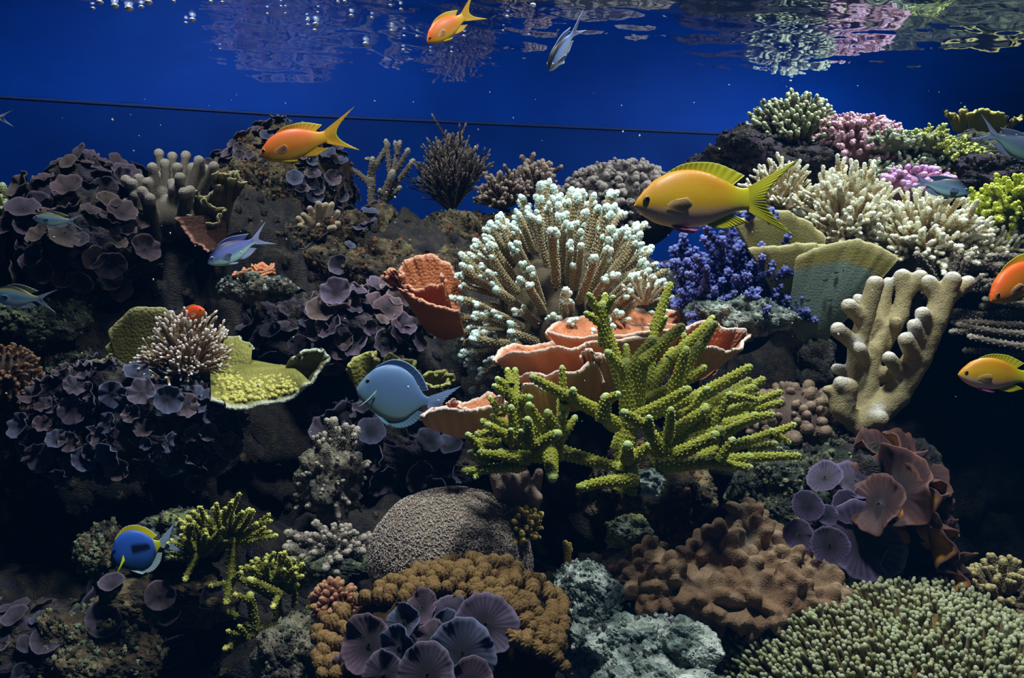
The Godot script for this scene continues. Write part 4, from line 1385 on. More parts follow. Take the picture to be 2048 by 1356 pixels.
func center_reef() -> void:
	var mb: MB
	rock("live_rock", "brown rock under the pale acropora dome", 1130, 700, 1.62, 170, 90, 0.12, 4, "dark", 0.3)
	# the pale dome
	var d := 1.52
	var o := acro({"base": H("85724c"), "tip": H("d6eee2"), "wart_col": H("b9b290"), "tip_len": 0.05, "sub_tip": 0.3, "sub_from": 0.72, "r0": 0.062, "r1": 0.05, "wart": 0.014, "gap": 0.04, "sides": 8, "n": 9, "sub_len": 0.5})
	var va := finger_variants(12, o, 3, M.coral)
	var t := thing("dome_acropora", "large dome of tan acropora fingers with pale mint-white tips", "coral", P(1125, 625, d))
	mb = MB.new()
	lump(mb, 24, func(q: Vector3) -> float: return 1.0 + 0.1 * nz.get_noise_3dv(q * 80.0), func(_d: Vector3, _r: float) -> Color: return H("4d402c"), Vector3(S(128, d), S(142, d), 0.11))
	part(t, "coral_base", mb.mesh(M.coral))
	radiating(t, va, 296, Vector3.ZERO, Vector3(S(220, d), S(250, d), 0.19), Vector3(-0.3, 1, 0.5), 1.95, 0.5, 0.14, 0.26)
	t = thing("small_acropora", "small pale acropora tuft between the dome and the blue coral", "coral", P(1290, 610, 1.36))
	radiating(t, va, 12, Vector3.ZERO, Vector3(S(55, 1.36), S(65, 1.36), 0.04), Vector3(0, 1, 0.1), 0.9, 0.05, 0.2)
	# orange cup left of it
	var orange := func(_u: float, _v: float) -> Color: return H("cc7444")
	t = thing("orange_cup_coral", "orange cup-shaped plate coral with folded pale rims behind the dome", "coral", P(860, 660, 1.5))
	for q in [
		[[[840, 620], [880, 640], [920, 640]], [[795, 545], [815, 518], [850, 510], [885, 522], [920, 560]], 1.54, 1.54, -0.02],
		[[[840, 640], [880, 650], [910, 640]], [[798, 548], [808, 575], [850, 580], [882, 572], [888, 548]], 1.5, 1.42, 0.03],
		[[[850, 660], [890, 680], [930, 670]], [[803, 580], [826, 595], [860, 612], [918, 630]], 1.48, 1.38, 0.03],
		[[[830, 600], [840, 620], [850, 625]], [[772, 560], [775, 545], [790, 543], [808, 570]], 1.5, 1.46, 0.01]]:
		mb = MB.new()
		var foot := []
		var edge := []
		for e in q[0]:
			foot.append(P(e[0], e[1], q[2]) - t.position)
		for e in q[1]:
			edge.append(P(e[0], e[1], q[3]) - t.position)
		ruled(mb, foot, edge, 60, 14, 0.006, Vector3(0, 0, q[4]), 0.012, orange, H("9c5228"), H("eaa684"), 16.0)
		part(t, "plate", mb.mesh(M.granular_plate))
	# tiers of orange plates
	t = thing("orange_plate_coral", "tiered orange plate coral with ruffled pale rims under the dome", "coral", P(1240, 800, 1.22))
	var inside := func(_u: float, _v: float) -> Color: return H("dc8858")
	var outside := func(u: float, v: float) -> Color: return H("e0ac70").lerp(H("eebb84"), 0.5 + 0.5 * sin(u * 40.0 + v * 2.0))
	# [foot, rim, 0 = the granular inside faces us, 1 = the smooth outside]; points are px, py, depth
	var walls := [
		[[[1120, 700, 1.30], [1220, 705, 1.30], [1320, 705, 1.30], [1400, 700, 1.3]], [[1096, 664, 1.28], [1112, 644, 1.32], [1150, 628, 1.36], [1205, 621, 1.38], [1262, 640, 1.38], [1300, 650, 1.37], [1345, 640, 1.37], [1400, 655, 1.34]], 0],
		[[[1180, 720, 1.30], [1270, 710, 1.32], [1350, 700, 1.33]], [[1218, 625, 1.42], [1262, 612, 1.43], [1300, 618, 1.43], [1345, 615, 1.42], [1375, 640, 1.4]], 0],
		[[[1150, 730, 1.28], [1230, 735, 1.28], [1320, 725, 1.28], [1400, 715, 1.28]], [[1096, 664, 1.27], [1125, 672, 1.22], [1180, 673, 1.19], [1240, 668, 1.18], [1310, 660, 1.19], [1370, 651, 1.22], [1420, 655, 1.26]], 1],
		[[[1340, 760, 1.26], [1400, 760, 1.26], [1430, 740, 1.26]], [[1370, 655, 1.2], [1410, 640, 1.22], [1450, 652, 1.24], [1480, 655, 1.26], [1498, 664, 1.27]], 0],
		[[[1350, 770, 1.25], [1390, 765, 1.25], [1430, 735, 1.25]], [[1385, 712, 1.18], [1415, 690, 1.17], [1450, 700, 1.18], [1480, 690, 1.2], [1499, 668, 1.24]], 1],
		[[[1060, 760, 1.26], [1130, 765, 1.26], [1220, 750, 1.26], [1300, 740, 1.26]], [[992, 716, 1.22], [1004, 694, 1.25], [1030, 682, 1.27], [1080, 684, 1.28], [1140, 676, 1.28], [1220, 680, 1.27]], 0],
		[[[1060, 775, 1.25], [1120, 785, 1.25], [1200, 775, 1.25], [1300, 750, 1.25]], [[992, 716, 1.21], [1018, 705, 1.17], [1066, 702, 1.15], [1109, 690, 1.14], [1143, 694, 1.14], [1180, 684, 1.15], [1217, 681, 1.16], [1300, 668, 1.19]], 1],
		[[[1185, 800, 1.2], [1215, 810, 1.2], [1235, 800, 1.2]], [[1160, 712, 1.12], [1168, 700, 1.11], [1180, 698, 1.1], [1198, 706, 1.11], [1216, 705, 1.13]], 1],
		[[[1090, 810, 1.18], [1130, 825, 1.18], [1190, 815, 1.18]], [[1038, 754, 1.14], [1056, 745, 1.11], [1090, 748, 1.09], [1120, 738, 1.08], [1153, 741, 1.08], [1170, 738, 1.09], [1190, 722, 1.11], [1200, 760, 1.13]], 1],
		[[[1070, 860, 1.14], [1100, 870, 1.14], [1130, 860, 1.14]], [[1038, 790, 1.1], [1046, 770, 1.08], [1060, 764, 1.07], [1078, 778, 1.06], [1095, 774, 1.06], [1112, 780, 1.08], [1128, 800, 1.1]], 1]]
	for q in walls:
		mb = MB.new()
		var foot := []
		var edge := []
		for e in q[0]:
			foot.append(P(e[0], e[1], e[2]) - t.position)
		for e in q[1]:
			edge.append(P(e[0], e[1], e[2]) - t.position)
		var out_side: bool = q[2] == 1
		ruled(mb, foot, edge, 90, 14, 0.005, Vector3(0, -0.008, 0.012 if out_side else -0.008), 0.01, outside if out_side else inside, H("cc7c4c") if out_side else H("d8a468"), H("f6d8c4"), 12.0)
		part(t, "plate", mb.mesh(M.fine_plate if out_side else M.granular_plate))
	t = thing("orange_plate_coral", "small low orange plate coral beside the surgeonfish's tail", "coral", P(960, 860, 1.12))
	for q in [
		[[[900, 850, 1.13], [960, 860, 1.13], [1020, 860, 1.13]], [[843, 830, 1.11], [856, 815, 1.13], [900, 806, 1.15], [940, 795, 1.16], [982, 782, 1.17], [1010, 800, 1.16]], 0],
		[[[850, 852, 1.11], [890, 868, 1.11], [940, 878, 1.11], [1010, 870, 1.12]], [[843, 828, 1.1], [865, 822, 1.06], [900, 818, 1.04], [930, 822, 1.04], [960, 812, 1.05], [1005, 815, 1.08]], 1],
		[[[920, 850, 1.1], [945, 860, 1.1], [965, 850, 1.1]], [[898, 806, 1.08], [910, 800, 1.07], [930, 822, 1.06], [950, 818, 1.06]], 0],
		[[[975, 850, 1.1], [990, 855, 1.1], [1005, 850, 1.1]], [[985, 812, 1.08], [994, 795, 1.08], [1004, 790, 1.08], [1012, 815, 1.09]], 1]]:
		mb = MB.new()
		var foot := []
		var edge := []
		for e in q[0]:
			foot.append(P(e[0], e[1], e[2]) - t.position)
		for e in q[1]:
			edge.append(P(e[0], e[1], e[2]) - t.position)
		var out_side: bool = q[2] == 1
		ruled(mb, foot, edge, 70, 12, 0.005, Vector3(0, -0.005, 0.006 if out_side else -0.004), 0.01, outside if out_side else inside, H("cc7c4c") if out_side else H("d8a468"), H("f6d8c4"), 12.0)
		part(t, "plate", mb.mesh(M.fine_plate if out_side else M.granular_plate))
	# rocks behind and under the green coral
	crust(rock("live_rock", "rock pedestal under the green staghorn coral", 1290, 985, 1.22, 110, 95, 0.09, 2, "brown", 1.1), 300, 0.006, ["6a5330", "a08a5c", "3a2e22", "b06a34", "7c6b62"])
	crust(rock("live_rock", "grey-green rock right of the green staghorn coral", 1585, 985, 1.2, 100, 95, 0.1, 5, "green", 0.4, 60), 420, 0.006, ["6a7450", "9aa47a", "3e4434", "b4b488", "5a5048"])
	crust(rock("live_rock", "grey rock crest between the green coral and the thick finger coral", 1665, 880, 1.28, 62, 60, 0.07, 3, "sand", 2.2, 50), 300, 0.005, ["6a7450", "9aa47a", "3e4434", "b4b488", "5a5048"])
	green_staghorn()
	# beige knob coral
	var beige := finger_variants(4, acro({"base": H("5c4a3c"), "tip": H("86725e"), "wart_col": H("745f50"), "tip_len": 0.4, "r0": 0.42, "r1": 0.36, "wart": 0.05, "gap": 0.2}), 0, M.coral)
	t = thing("beige_knob_coral", "beige knobbed mound coral behind the green staghorn", "coral", P(1590, 850, 1.3))
	mb = MB.new()
	lump(mb, 14, func(_d: Vector3) -> float: return 1.0, func(_d: Vector3, _r: float) -> Color: return H("54443a"), Vector3(S(85, 1.3), S(75, 1.3), 0.07))
	part(t, "coral_base", mb.mesh(M.coral))
	radiating(t, beige, 150, Vector3.ZERO, Vector3(S(95, 1.3), S(84, 1.3), 0.08), Vector3(0, 0.8, 1), 1.8, 0.78, 0.05)


func green_staghorn() -> void:
	var d := 1.02
	var t := thing("green_staghorn_coral", "large bright green staghorn coral with white-dotted fingers", "coral", P(1260, 960, d))
	var o := {"base": H("7c7c18"), "tip": H("b4c882"), "tip_px": 2.0, "wart": 0.00145, "gap": 0.0043, "wart_col": H("a9ad42"), "n": 9, "sides": 11, "lean": 0.7, "thick0": 1.18, "thick1": 0.74}
	var more := []
	for k in 30:
		var x0 := rr(1310, 1430)
		var y0 := rr(820, 915)
		more.append([x0, y0, x0 + rr(60, 135), y0 - rr(8, 70), rr(0.0, 0.06), rr(0.0, 0.1), rr(-0.06, 0.03), rr(17, 22)])
	for k in 16:
		var x0 := rr(1040, 1110)
		var y0 := rr(850, 915)
		more.append([x0, y0, x0 - rr(30, 85), y0 - rr(-10, 50), rr(0.0, 0.05), rr(-0.02, 0.06), rr(-0.06, 0.03), rr(14, 18)])
	traced(t, more, o, d)
	traced(t, [
		# upright stems
		[1265, 830, 1212, 660, 0.02, 0.02, 0.04, 32], [1212, 690, 1205, 610, 0.02, 0.01, 0, 26], [1207, 640, 1178, 590, 0.02, 0, 0, 17], [1208, 625, 1210, 590, 0.02, 0.03, 0, 16], [1208, 630, 1226, 595, 0.02, 0, 0, 16], [1205, 650, 1172, 627, 0.02, -0.01, 0, 15],
		[1290, 770, 1312, 650, 0.03, 0.05, -0.03, 24], [1310, 660, 1340, 570, 0.05, 0.06, 0, 21], [1318, 660, 1332, 635, 0.05, 0.04, 0, 13],
		[1262, 850, 1252, 730, 0, -0.01, 0.02, 40], [1254, 750, 1305, 680, -0.01, -0.02, 0, 24], [1250, 745, 1215, 705, -0.01, -0.03, 0, 20], [1255, 735, 1252, 692, -0.01, 0.01, 0, 16],
		[1270, 820, 1285, 720, 0.0, -0.02, -0.06, 30], [1285, 725, 1362, 655, -0.02, -0.02, -0.05, 25],
		[1285, 800, 1340, 720, 0.03, 0.03, -0.02, 24], [1340, 720, 1420, 645, 0.03, 0.04, 0, 23], [1400, 665, 1425, 635, 0.04, 0.05, 0, 16],
		[1300, 800, 1350, 770, 0.02, 0, 0.02, 26], [1345, 775, 1400, 690, 0, 0, 0, 24], [1395, 700, 1430, 648, 0, 0.01, 0, 19],
		[1345, 790, 1372, 700, -0.02, -0.04, 0, 22], [1360, 730, 1368, 670, 0.05, 0.05, 0, 17],
		[1360, 770, 1408, 735, 0.04, 0.05, 0, 19], [1375, 760, 1384, 718, 0.04, 0.05, 0, 15], [1290, 790, 1345, 700, 0.06, 0.07, -0.03, 20],
		# fingers to the side
		[1290, 830, 1400, 790, -0.02, -0.03, 0.03, 26], [1380, 800, 1498, 735, -0.02, -0.02, 0.02, 22], [1275, 835, 1375, 780, -0.04, -0.07, 0.03, 24], [1350, 830, 1410, 815, 0, 0, 0, 26],
		[1400, 815, 1500, 775, 0.02, 0.03, -0.06, 20], [1410, 820, 1520, 790, 0.03, 0.05, -0.03, 18], [1395, 850, 1560, 785, 0.0, 0.0, 0.0, 19], [1420, 850, 1562, 805, 0.02, 0.03, -0.04, 18], [1440, 850, 1545, 830, -0.02, -0.02, -0.05, 18],
		[1300, 900, 1410, 820, -0.03, -0.06, -0.02, 25], [1385, 820, 1415, 778, -0.04, -0.06, 0, 16], [1430, 850, 1460, 788, -0.05, -0.06, 0, 16], [1455, 795, 1510, 800, -0.05, -0.04, -0.1, 15],
		[1340, 900, 1440, 860, -0.04, -0.06, 0, 26], [1440, 870, 1510, 830, -0.03, -0.02, 0, 20], [1350, 910, 1430, 870, -0.08, -0.1, 0.05, 24], [1325, 905, 1285, 845, -0.08, -0.1, 0, 24], [1285, 850, 1248, 825, -0.1, -0.12, 0, 20], [1300, 860, 1298, 835, -0.1, -0.11, 0, 15], [1335, 880, 1342, 820, -0.08, -0.1, 0, 18],
		[1380, 920, 1500, 880, -0.02, 0.0, 0.02, 26], [1480, 890, 1545, 862, 0, 0, 0, 18], [1540, 870, 1588, 850, 0, 0.01, 0, 16], [1555, 870, 1578, 885, 0, 0, 0, 14], [1400, 925, 1500, 915, -0.04, -0.05, 0, 24], [1490, 915, 1598, 912, -0.03, -0.02, -0.01, 17], [1430, 925, 1500, 935, -0.05, -0.06, 0.02, 18], [1490, 900, 1550, 888, 0.02, 0.03, 0, 18], [1440, 920, 1465, 880, -0.06, -0.07, 0, 18],
		[1300, 930, 1400, 925, -0.02, -0.03, 0.02, 34],
		# centre trunk
		[1262, 960, 1240, 880, -0.02, 0, 0, 40], [1245, 900, 1262, 830, 0, 0, 0, 44], [1230, 850, 1205, 830, -0.02, -0.05, 0, 28], [1205, 840, 1212, 795, -0.05, -0.06, -0.06, 26], [1212, 800, 1236, 788, -0.06, -0.07, 0, 16], [1255, 920, 1255, 890, -0.06, -0.08, 0, 24], [1270, 915, 1300, 890, -0.05, -0.06, 0, 22], [1245, 950, 1270, 910, -0.05, -0.04, 0, 30],
		# long arm to the tan plates
		[1200, 825, 1120, 780, -0.02, -0.05, 0.02, 24], [1130, 790, 1065, 755, -0.05, -0.07, 0.02, 20], [1145, 800, 1146, 780, -0.05, -0.06, 0, 18], [1125, 785, 1124, 735, -0.05, -0.05, 0, 14], [1130, 800, 1120, 850, -0.04, 0, 0, 20],
		# side group
		[1100, 900, 1050, 820, 0, -0.02, 0, 26], [1050, 830, 1010, 770, -0.02, -0.02, 0.03, 22], [1030, 800, 1030, 740, -0.02, 0, 0.05, 17], [1012, 775, 995, 758, -0.02, -0.03, 0, 16], [1020, 770, 1015, 740, -0.02, -0.01, 0, 16], [1008, 785, 988, 772, -0.02, -0.04, 0, 14], [1045, 800, 1060, 795, -0.02, -0.05, 0, 17],
		[1110, 920, 1125, 830, -0.02, -0.03, 0, 24], [1125, 840, 1120, 800, -0.02, 0, 0, 17], [1115, 870, 1095, 825, -0.04, -0.06, 0, 20], [1120, 880, 1150, 835, -0.02, -0.01, 0.05, 17], [1105, 880, 1060, 820, -0.04, -0.07, -0.02, 21], [1068, 830, 1058, 810, -0.06, -0.08, 0, 17],
		[1090, 900, 1020, 875, -0.02, -0.04, 0.02, 22], [1030, 880, 975, 850, -0.03, -0.05, 0.02, 18], [1020, 870, 955, 868, -0.03, -0.04, -0.05, 18], [1000, 880, 945, 885, -0.04, -0.05, 0, 16], [1010, 870, 965, 842, -0.02, 0, 0, 16], [1015, 850, 985, 832, -0.02, -0.02, 0, 15], [1030, 870, 1022, 815, -0.05, -0.06, 0, 18], [1000, 830, 980, 795, -0.02, -0.01, 0, 13],
		[1090, 915, 1000, 905, -0.03, -0.05, 0.02, 20], [1060, 920, 960, 905, -0.04, -0.06, 0, 18], [1050, 930, 930, 942, -0.03, -0.06, 0.02, 20], [975, 925, 940, 905, -0.05, -0.06, 0, 15], [960, 900, 936, 870, -0.05, -0.07, 0, 17], [955, 940, 950, 955, -0.05, -0.06, 0, 12], [1060, 890, 1055, 840, -0.08, -0.1, 0, 20], [1070, 900, 1115, 868, -0.07, -0.09, -0.1, 24], [1020, 880, 1022, 860, -0.07, -0.09, 0, 13], [1040, 880, 1042, 862, -0.08, -0.1, 0, 12],
		[1100, 905, 1105, 955, -0.05, -0.08, 0, 26], [1110, 900, 1240, 935, 0, -0.02, 0.03, 26],
		[1270, 960, 1160, 975, -0.08, -0.16, -0.04, 20], [1250, 985, 1262, 940, -0.03, -0.03, 0, 40],
	], o, d)


func lower_reef() -> void:
	var mb: MB
	var t: Node3D
	# pale pinkish fingers under the green coral
	var d := 1.12
	t = thing("pink_finger_coral", "pale pink-grey blunt finger coral under the green staghorn", "coral", P(1030, 1010, d))
	var prims := []
	for s in [[990, 955, 12], [1012, 945, 13], [1028, 958, 13], [1030, 965, 12], [1050, 948, 12], [1078, 945, 11], [1062, 985, 14], [1075, 995, 13], [985, 940, 10], [1000, 975, 12]]:
		prims.append([P(lerpf(s[0], 1045, 0.5), 1030, d + 0.02) - t.position, P(s[0], s[1], d - 0.02) - t.position, S(14, d), S(s[2] * 0.85, d)])
	part(t, "coral_body", sdf_mesh(prims, 0.0036, 0.006, func(_p: Vector3) -> float: return 0.0, func(p: Vector3) -> Color: return H("a08878"), M.leather))
	# small yellow fingers
	var yl := finger_variants(4, acro({"base": H("7c6a28"), "tip": H("b4a052"), "wart_col": H("94823a"), "r0": 0.16, "r1": 0.13, "wart": 0.03, "gap": 0.1}), 1, M.coral)
	t = thing("ochre_finger_coral", "small ochre finger coral at the edge of the brown dome", "coral", P(1050, 1065, 1.08))
	radiating(t, yl, 44, Vector3.ZERO, Vector3(S(44, 1.08), S(50, 1.08), 0.035), Vector3(0, 1, 0.5), 1.4, 0.3, 0.25)
	t = thing("ochre_finger_coral", "single ochre finger standing in the dark hollow", "coral", P(1135, 1130, 1.05))
	radiating(t, yl, 3, Vector3.ZERO, Vector3(S(16, 1.05), S(48, 1.05), 0.01), Vector3.UP, 0.4, 0.0, 0.25)
	# brown dome
	d = 1.1
	t = thing("brown_dome_coral", "rounded brown dome coral covered with fine curly polyps", "coral", P(900, 1120, d))
	mb = MB.new()
	var dome := Vector3(S(160, d), S(142, d), 0.11)
	lump(mb, 40, func(q: Vector3) -> float: return 1.0 + 0.05 * nz.get_noise_3dv(q * 60.0), func(_d: Vector3, _r: float) -> Color: return H("8a7866"), dome)
	part(t, "dome_body", mb.mesh(M.leather))
	var curl := MB.new()
	tube(curl, PackedVector3Array([Vector3(-0.6, 0, 0), Vector3(-0.3, 0.5, 0.1), Vector3(0.3, 0.55, -0.1), Vector3(0.7, 0.2, 0.1)]), PackedFloat32Array([0.24, 0.26, 0.24, 0.2]), PackedColorArray([H("a59585"), H("c6b6a6"), H("cec0b0"), H("c6b6a6")]), 6)
	var curls := []
	for k in 8000:
		var q := Vector3(rng.randfn(), absf(rng.randfn()) * 0.9 - 0.15, rng.randfn() * 0.9 + 0.25).normalized()
		var r := 1.0 + 0.05 * nz.get_noise_3dv(q * 60.0)
		var n := (q / dome).normalized()
		curls.append(Transform3D(along(n + Vector3(rr(-0.3, 0.3), rr(-0.3, 0.3), rr(-0.3, 0.3)), rr(0, TAU)).scaled(Vector3.ONE * S(rr(3.2, 4.6), d)), q * r * dome))
	stuff_copies(t, "curly_polyps", curl.mesh(M.leather), curls)
	# knobbly ochre-brown coral in front
	d = 0.98
	t = thing("ochre_knob_coral", "ochre-brown coral of crowded ribbed knobs in front of the dome", "coral", P(890, 1290, d))
	var knobs := []
	for k in 5:
		mb = MB.new()
		var kk := k
		lump(mb, 14, func(q: Vector3) -> float: return 1.0 + 0.09 * sin(atan2(q.z, q.x) * 9.0 + q.y * 2.0) * (1.0 - q.y * q.y) + 0.12 * nz.get_noise_3dv(q * 50.0 + Vector3(kk * 70, 0, 0)),
			func(q: Vector3, _r: float) -> Color: return H("7c5a2a").lerp(H("9c7c4a"), 0.5 + 0.5 * sin(atan2(q.z, q.x) * 9.0)), Vector3(1, 1.25, 1))
		knobs.append(mb.mesh(M.leather))
	mb = MB.new()
	var mound := func(px: float) -> float: return 1118.0 + 0.00115 * (px - 960.0) * (px - 960.0) * (1.0 if px < 960.0 else 2.2)
	lump(mb, 20, func(_q: Vector3) -> float: return 1.0, func(_q: Vector3, _r: float) -> Color: return H("4a3418"), Vector3(S(225, d), S(158, d), 0.08))
	part(t, "coral_base", mb.mesh(M.leather), Transform3D(Basis(), P(900, 1300, 1.0) - t.position))
	var placed := 0
	for k in 900:
		if placed >= 230:
			break
		var px := rr(628, 1135)
		var top: float = mound.call(px)
		var py := rr(top, top + 150.0)
		if px > 700 and px < 1000 and py > 1200 - 0.0 * px:
			continue
		if py > 1350:
			continue
		var f := (py - top) / 150.0
		var at := P(px, py, lerpf(1.0, 0.9, pow(f, 0.7)))
		var n := Vector3((px - 890.0) / 500.0, 1.0 - 0.5 * f, 0.3 + 0.6 * f)
		part(t, "knob", knobs[k % 5], Transform3D(along(n, rr(0, 6)).scaled(Vector3.ONE * S(rr(10, 17), d)), at - t.position))
		placed += 1
	var rust := finger_variants(3, acro({"base": H("6f4426"), "tip": H("a87a5a"), "wart_col": H("8a5c3c"), "tip_len": 0.4, "r0": 0.4, "r1": 0.34, "wart": 0.05, "gap": 0.18}), 0, M.coral)
	t = thing("rust_knob_coral", "rust-orange knobbed coral ball next to the yellow staghorn", "coral", P(668, 1205, 1.02))
	mb = MB.new()
	lump(mb, 12, func(_q: Vector3) -> float: return 1.0, func(_q: Vector3, _r: float) -> Color: return H("5a3820"), Vector3(S(36, 1.02), S(36, 1.02), 0.02))
	part(t, "coral_base", mb.mesh(M.coral))
	radiating(t, rust, 80, Vector3.ZERO, Vector3(S(46, 1.02), S(46, 1.02), 0.03), Vector3(0, 0.7, 1), 1.9, 0.72, 0.05)
	# large mushrooms at the bottom
	var bigp := []
	for s in [["1c1420", "43344c", "7c7088"], ["241622", "4e3548", "806878"], ["1a1a2a", "3c4260", "747a98"]]:
		for k in 2:
			bigp.append(polyp_mesh(H(s[0]), H(s[1]), H(s[2]), H(s[0]), rr(0.04, 0.14), rr(0.1, 0.35), 3 + k, 0.35, 112))
	t = thing("mushroom_coral", "group of large dusky purple mushroom polyps at the foot of the ochre coral", "coral", P(860, 1290, 0.92))
	part(t, "rock_body", rock_mesh(1, "purple", Vector3(S(150, 0.95), S(85, 0.95), 0.06), 44), Transform3D(Basis(), Vector3(0, -0.03, -0.06)))
	for q in [[925, 1305, 0.86, 66, 0.1, 0.25, 1, 4], [970, 1250, 0.9, 62, 0.3, 0.5, 0.9, 0], [900, 1225, 0.92, 36, 0, 0.7, 0.7, 1], [845, 1215, 0.93, 34, -0.3, 0.5, 0.8, 2], [810, 1245, 0.9, 40, -0.7, 0.3, 0.8, 4], [800, 1295, 0.87, 42, -0.5, 0.2, 1, 5], [740, 1290, 0.9, 58, -0.4, 0.3, 0.9, 2], [865, 1275, 0.88, 34, -0.5, 0.6, 0.8, 3], [855, 1350, 0.84, 60, -0.1, 0.3, 1, 0], [700, 1345, 0.9, 40, -0.3, 0.6, 0.8, 3], [770, 1350, 0.86, 46, -0.3, 0.2, 1, 1], [940, 1370, 0.84, 50, 0.2, 0.4, 1, 2], [890, 1250, 0.9, 30, 0.4, 0.3, 1, 5]]:
		part(t, "polyp", bigp[q[7]], Transform3D(along(Vector3(q[4], q[5], q[6]), rr(0, 6)).scaled(Vector3.ONE * S(q[3], q[2])), P(q[0], q[1], q[2]) - t.position))
	# elephant ear mushrooms at the right
	ear_mushrooms()
	leather_coral()
	anemone()
	# pale rocks at the bottom
	crust(rock("pale_rock", "pale green-white pitted rock below the lumpy leather coral", 1250, 1290, 0.98, 120, 75, 0.08, 6, "pale", 0.4, 70), 300, 0.005, ["a8bcae", "e0eae0", "5a665e", "8ea298"])
	crust(rock("pale_rock", "pale pitted rock wedged beside the ochre knobs", 1175, 1180, 1.02, 62, 62, 0.06, 4, "pale", 1.4, 60), 260, 0.004, ["a8bcae", "e0eae0", "5a665e", "8ea298"])
	rock("pale_rock", "round white rock with small holes under the leather coral", 1375, 1290, 0.92, 55, 42, 0.04, 2, "pale", 2.4, 50)
	rock("pale_rock", "low pale rock at the very foot of the reef", 1330, 1372, 0.88, 120, 45, 0.06, 0, "pale", 0.9, 60)
	crust(rock("pale_rock", "pale lumpy rock at the foot of the yellow staghorn", 595, 1320, 1.02, 62, 80, 0.06, 5, "sand", 0.2, 60), 260, 0.004, ["6a7450", "9aa47a", "3e4434", "b4b488", "5a5048"])
	rock("pale_rock", "flat green stone in the dark hollow", 1262, 1066, 1.06, 46, 24, 0.03, 1, "yellow", 0.4, 40)
	rock("pale_rock", "small turquoise stone under the green staghorn trunk", 1300, 965, 0.98, 28, 26, 0.02, 3, "pale", 0.6, 36)
	# lower left: yellow staghorn
	d = 1.15
	t = thing("yellow_staghorn_coral", "yellow-green staghorn coral with knobby tips behind the powder blue tang", "coral", P(480, 1180, d))
	var o := {"base": H("5a5b16"), "tip": H("b8b85c"), "tip_px": 6.0, "wart": 0.0015, "gap": 0.0052, "wart_col": H("8c8d34"), "n": 7, "sides": 8, "lean": 0.7}
	var lst := []
	for c in [[455, 1075, 100, 75, 26, -1.4, 1.5], [400, 1110, 70, 60, 14, -1.6, 0.9], [372, 1090, 34, 60, 5, -0.5, 0.6], [540, 1165, 70, 70, 16, -1.0, 1.7], [575, 1180, 50, 70, 10, -0.4, 1.2]]:
		for k in c[4]:
			var a := lerpf(c[5], c[6], (k + 0.5) / c[4]) + rr(-0.12, 0.12)
			var q := rr(0.55, 1.0)
			var dz := rr(-0.06, 0.06)
			var x1: float = c[0] + sin(a) * c[2] * q
			var y1: float = c[1] - cos(a) * c[3] * q
			lst.append([lerpf(c[0], x1, 0.2), lerpf(c[1] + 12.0, y1, 0.2), x1, y1, 0.02, dz, rr(-0.05, 0.1), rr(9, 13)])
			if k % 2 == 0:
				lst.append([lerpf(c[0], x1, 0.7), lerpf(c[1], y1, 0.7), x1 + rr(-18, 18), y1 + rr(-14, 8), dz * 0.7, dz - 0.02, 0.0, rr(7, 9)])
	lst.append_array([[465, 1090, 462, 1170, 0, -0.02, 0, 19], [462, 1160, 452, 1205, -0.02, -0.04, 0, 17], [465, 1165, 482, 1145, -0.02, -0.04, 0, 12], [460, 1165, 420, 1172, -0.02, -0.03, 0, 12], [395, 1110, 370, 1160, 0, -0.04, 0, 13], [510, 1255, 500, 1190, 0, -0.02, 0, 19], [560, 1250, 552, 1180, 0, 0, 0, 20], [520, 1260, 455, 1220, 0, -0.02, 0.05, 14], [510, 1265, 450, 1298, -0.02, -0.06, 0, 14], [480, 1275, 455, 1262, -0.04, -0.06, 0, 10], [490, 1270, 478, 1252, -0.04, -0.06, 0, 10], [520, 1262, 620, 1225, 0, -0.02, 0.08, 15], [610, 1225, 640, 1190, -0.02, -0.02, 0, 12], [588, 1215, 592, 1165, 0, 0, 0, 11], [500, 1200, 470, 1190, -0.02, -0.05, 0, 13], [560, 1190, 500, 1160, -0.03, -0.06, 0, 18], [555, 1195, 545, 1215, -0.05, -0.07, 0, 12], [470, 1150, 465, 1080, 0, 0, 0, 18], [555, 1200, 470, 1150, 0.03, 0.02, 0, 16], [520, 1265, 560, 1240, 0, 0, 0, 18]])
	traced(t, lst, o, d)
	crust(rock("live_rock", "mossy rock shelf behind the yellow staghorn", 365, 1065, 1.26, 90, 45, 0.08, 4, "yellow", 0.8, 50), 260, 0.005, ["6a7450", "9aa47a", "3e4434", "b4b488", "5a5048"])
	crust(rock("live_rock", "brown rock beside the face of the powder blue tang", 205, 1100, 1.24, 30, 50, 0.04, 1, "brown", 0.2, 40), 160, 0.005, ["6a7450", "9aa47a", "3e4434", "b4b488", "5a5048"])
	t = rock("live_rock", "dim rock under the powder blue tang with dull purple mushrooms", 330, 1190, 1.26, 120, 70, 0.08, 0, "brown", 1.2, 50)
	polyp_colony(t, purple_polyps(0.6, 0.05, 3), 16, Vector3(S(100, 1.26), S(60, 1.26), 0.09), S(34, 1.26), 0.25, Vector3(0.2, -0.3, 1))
	crust(rock("live_rock", "dim brown-green rubble slope in the shaded corner", 190, 1290, 1.2, 130, 90, 0.09, 3, "brown", 1.8, 50), 380, 0.006, ["6a7450", "9aa47a", "3e4434", "b4b488", "5a5048"])
	t = rock("live_rock", "shaded rubble with dull grey polyps at the corner of the reef", 60, 1280, 1.18, 90, 70, 0.08, 6, "purple", 0.7, 40)
	polyp_colony(t, purple_polyps(0.5, 0.08, 3), 24, Vector3(S(90, 1.18), S(70, 1.18), 0.08), S(28, 1.18))
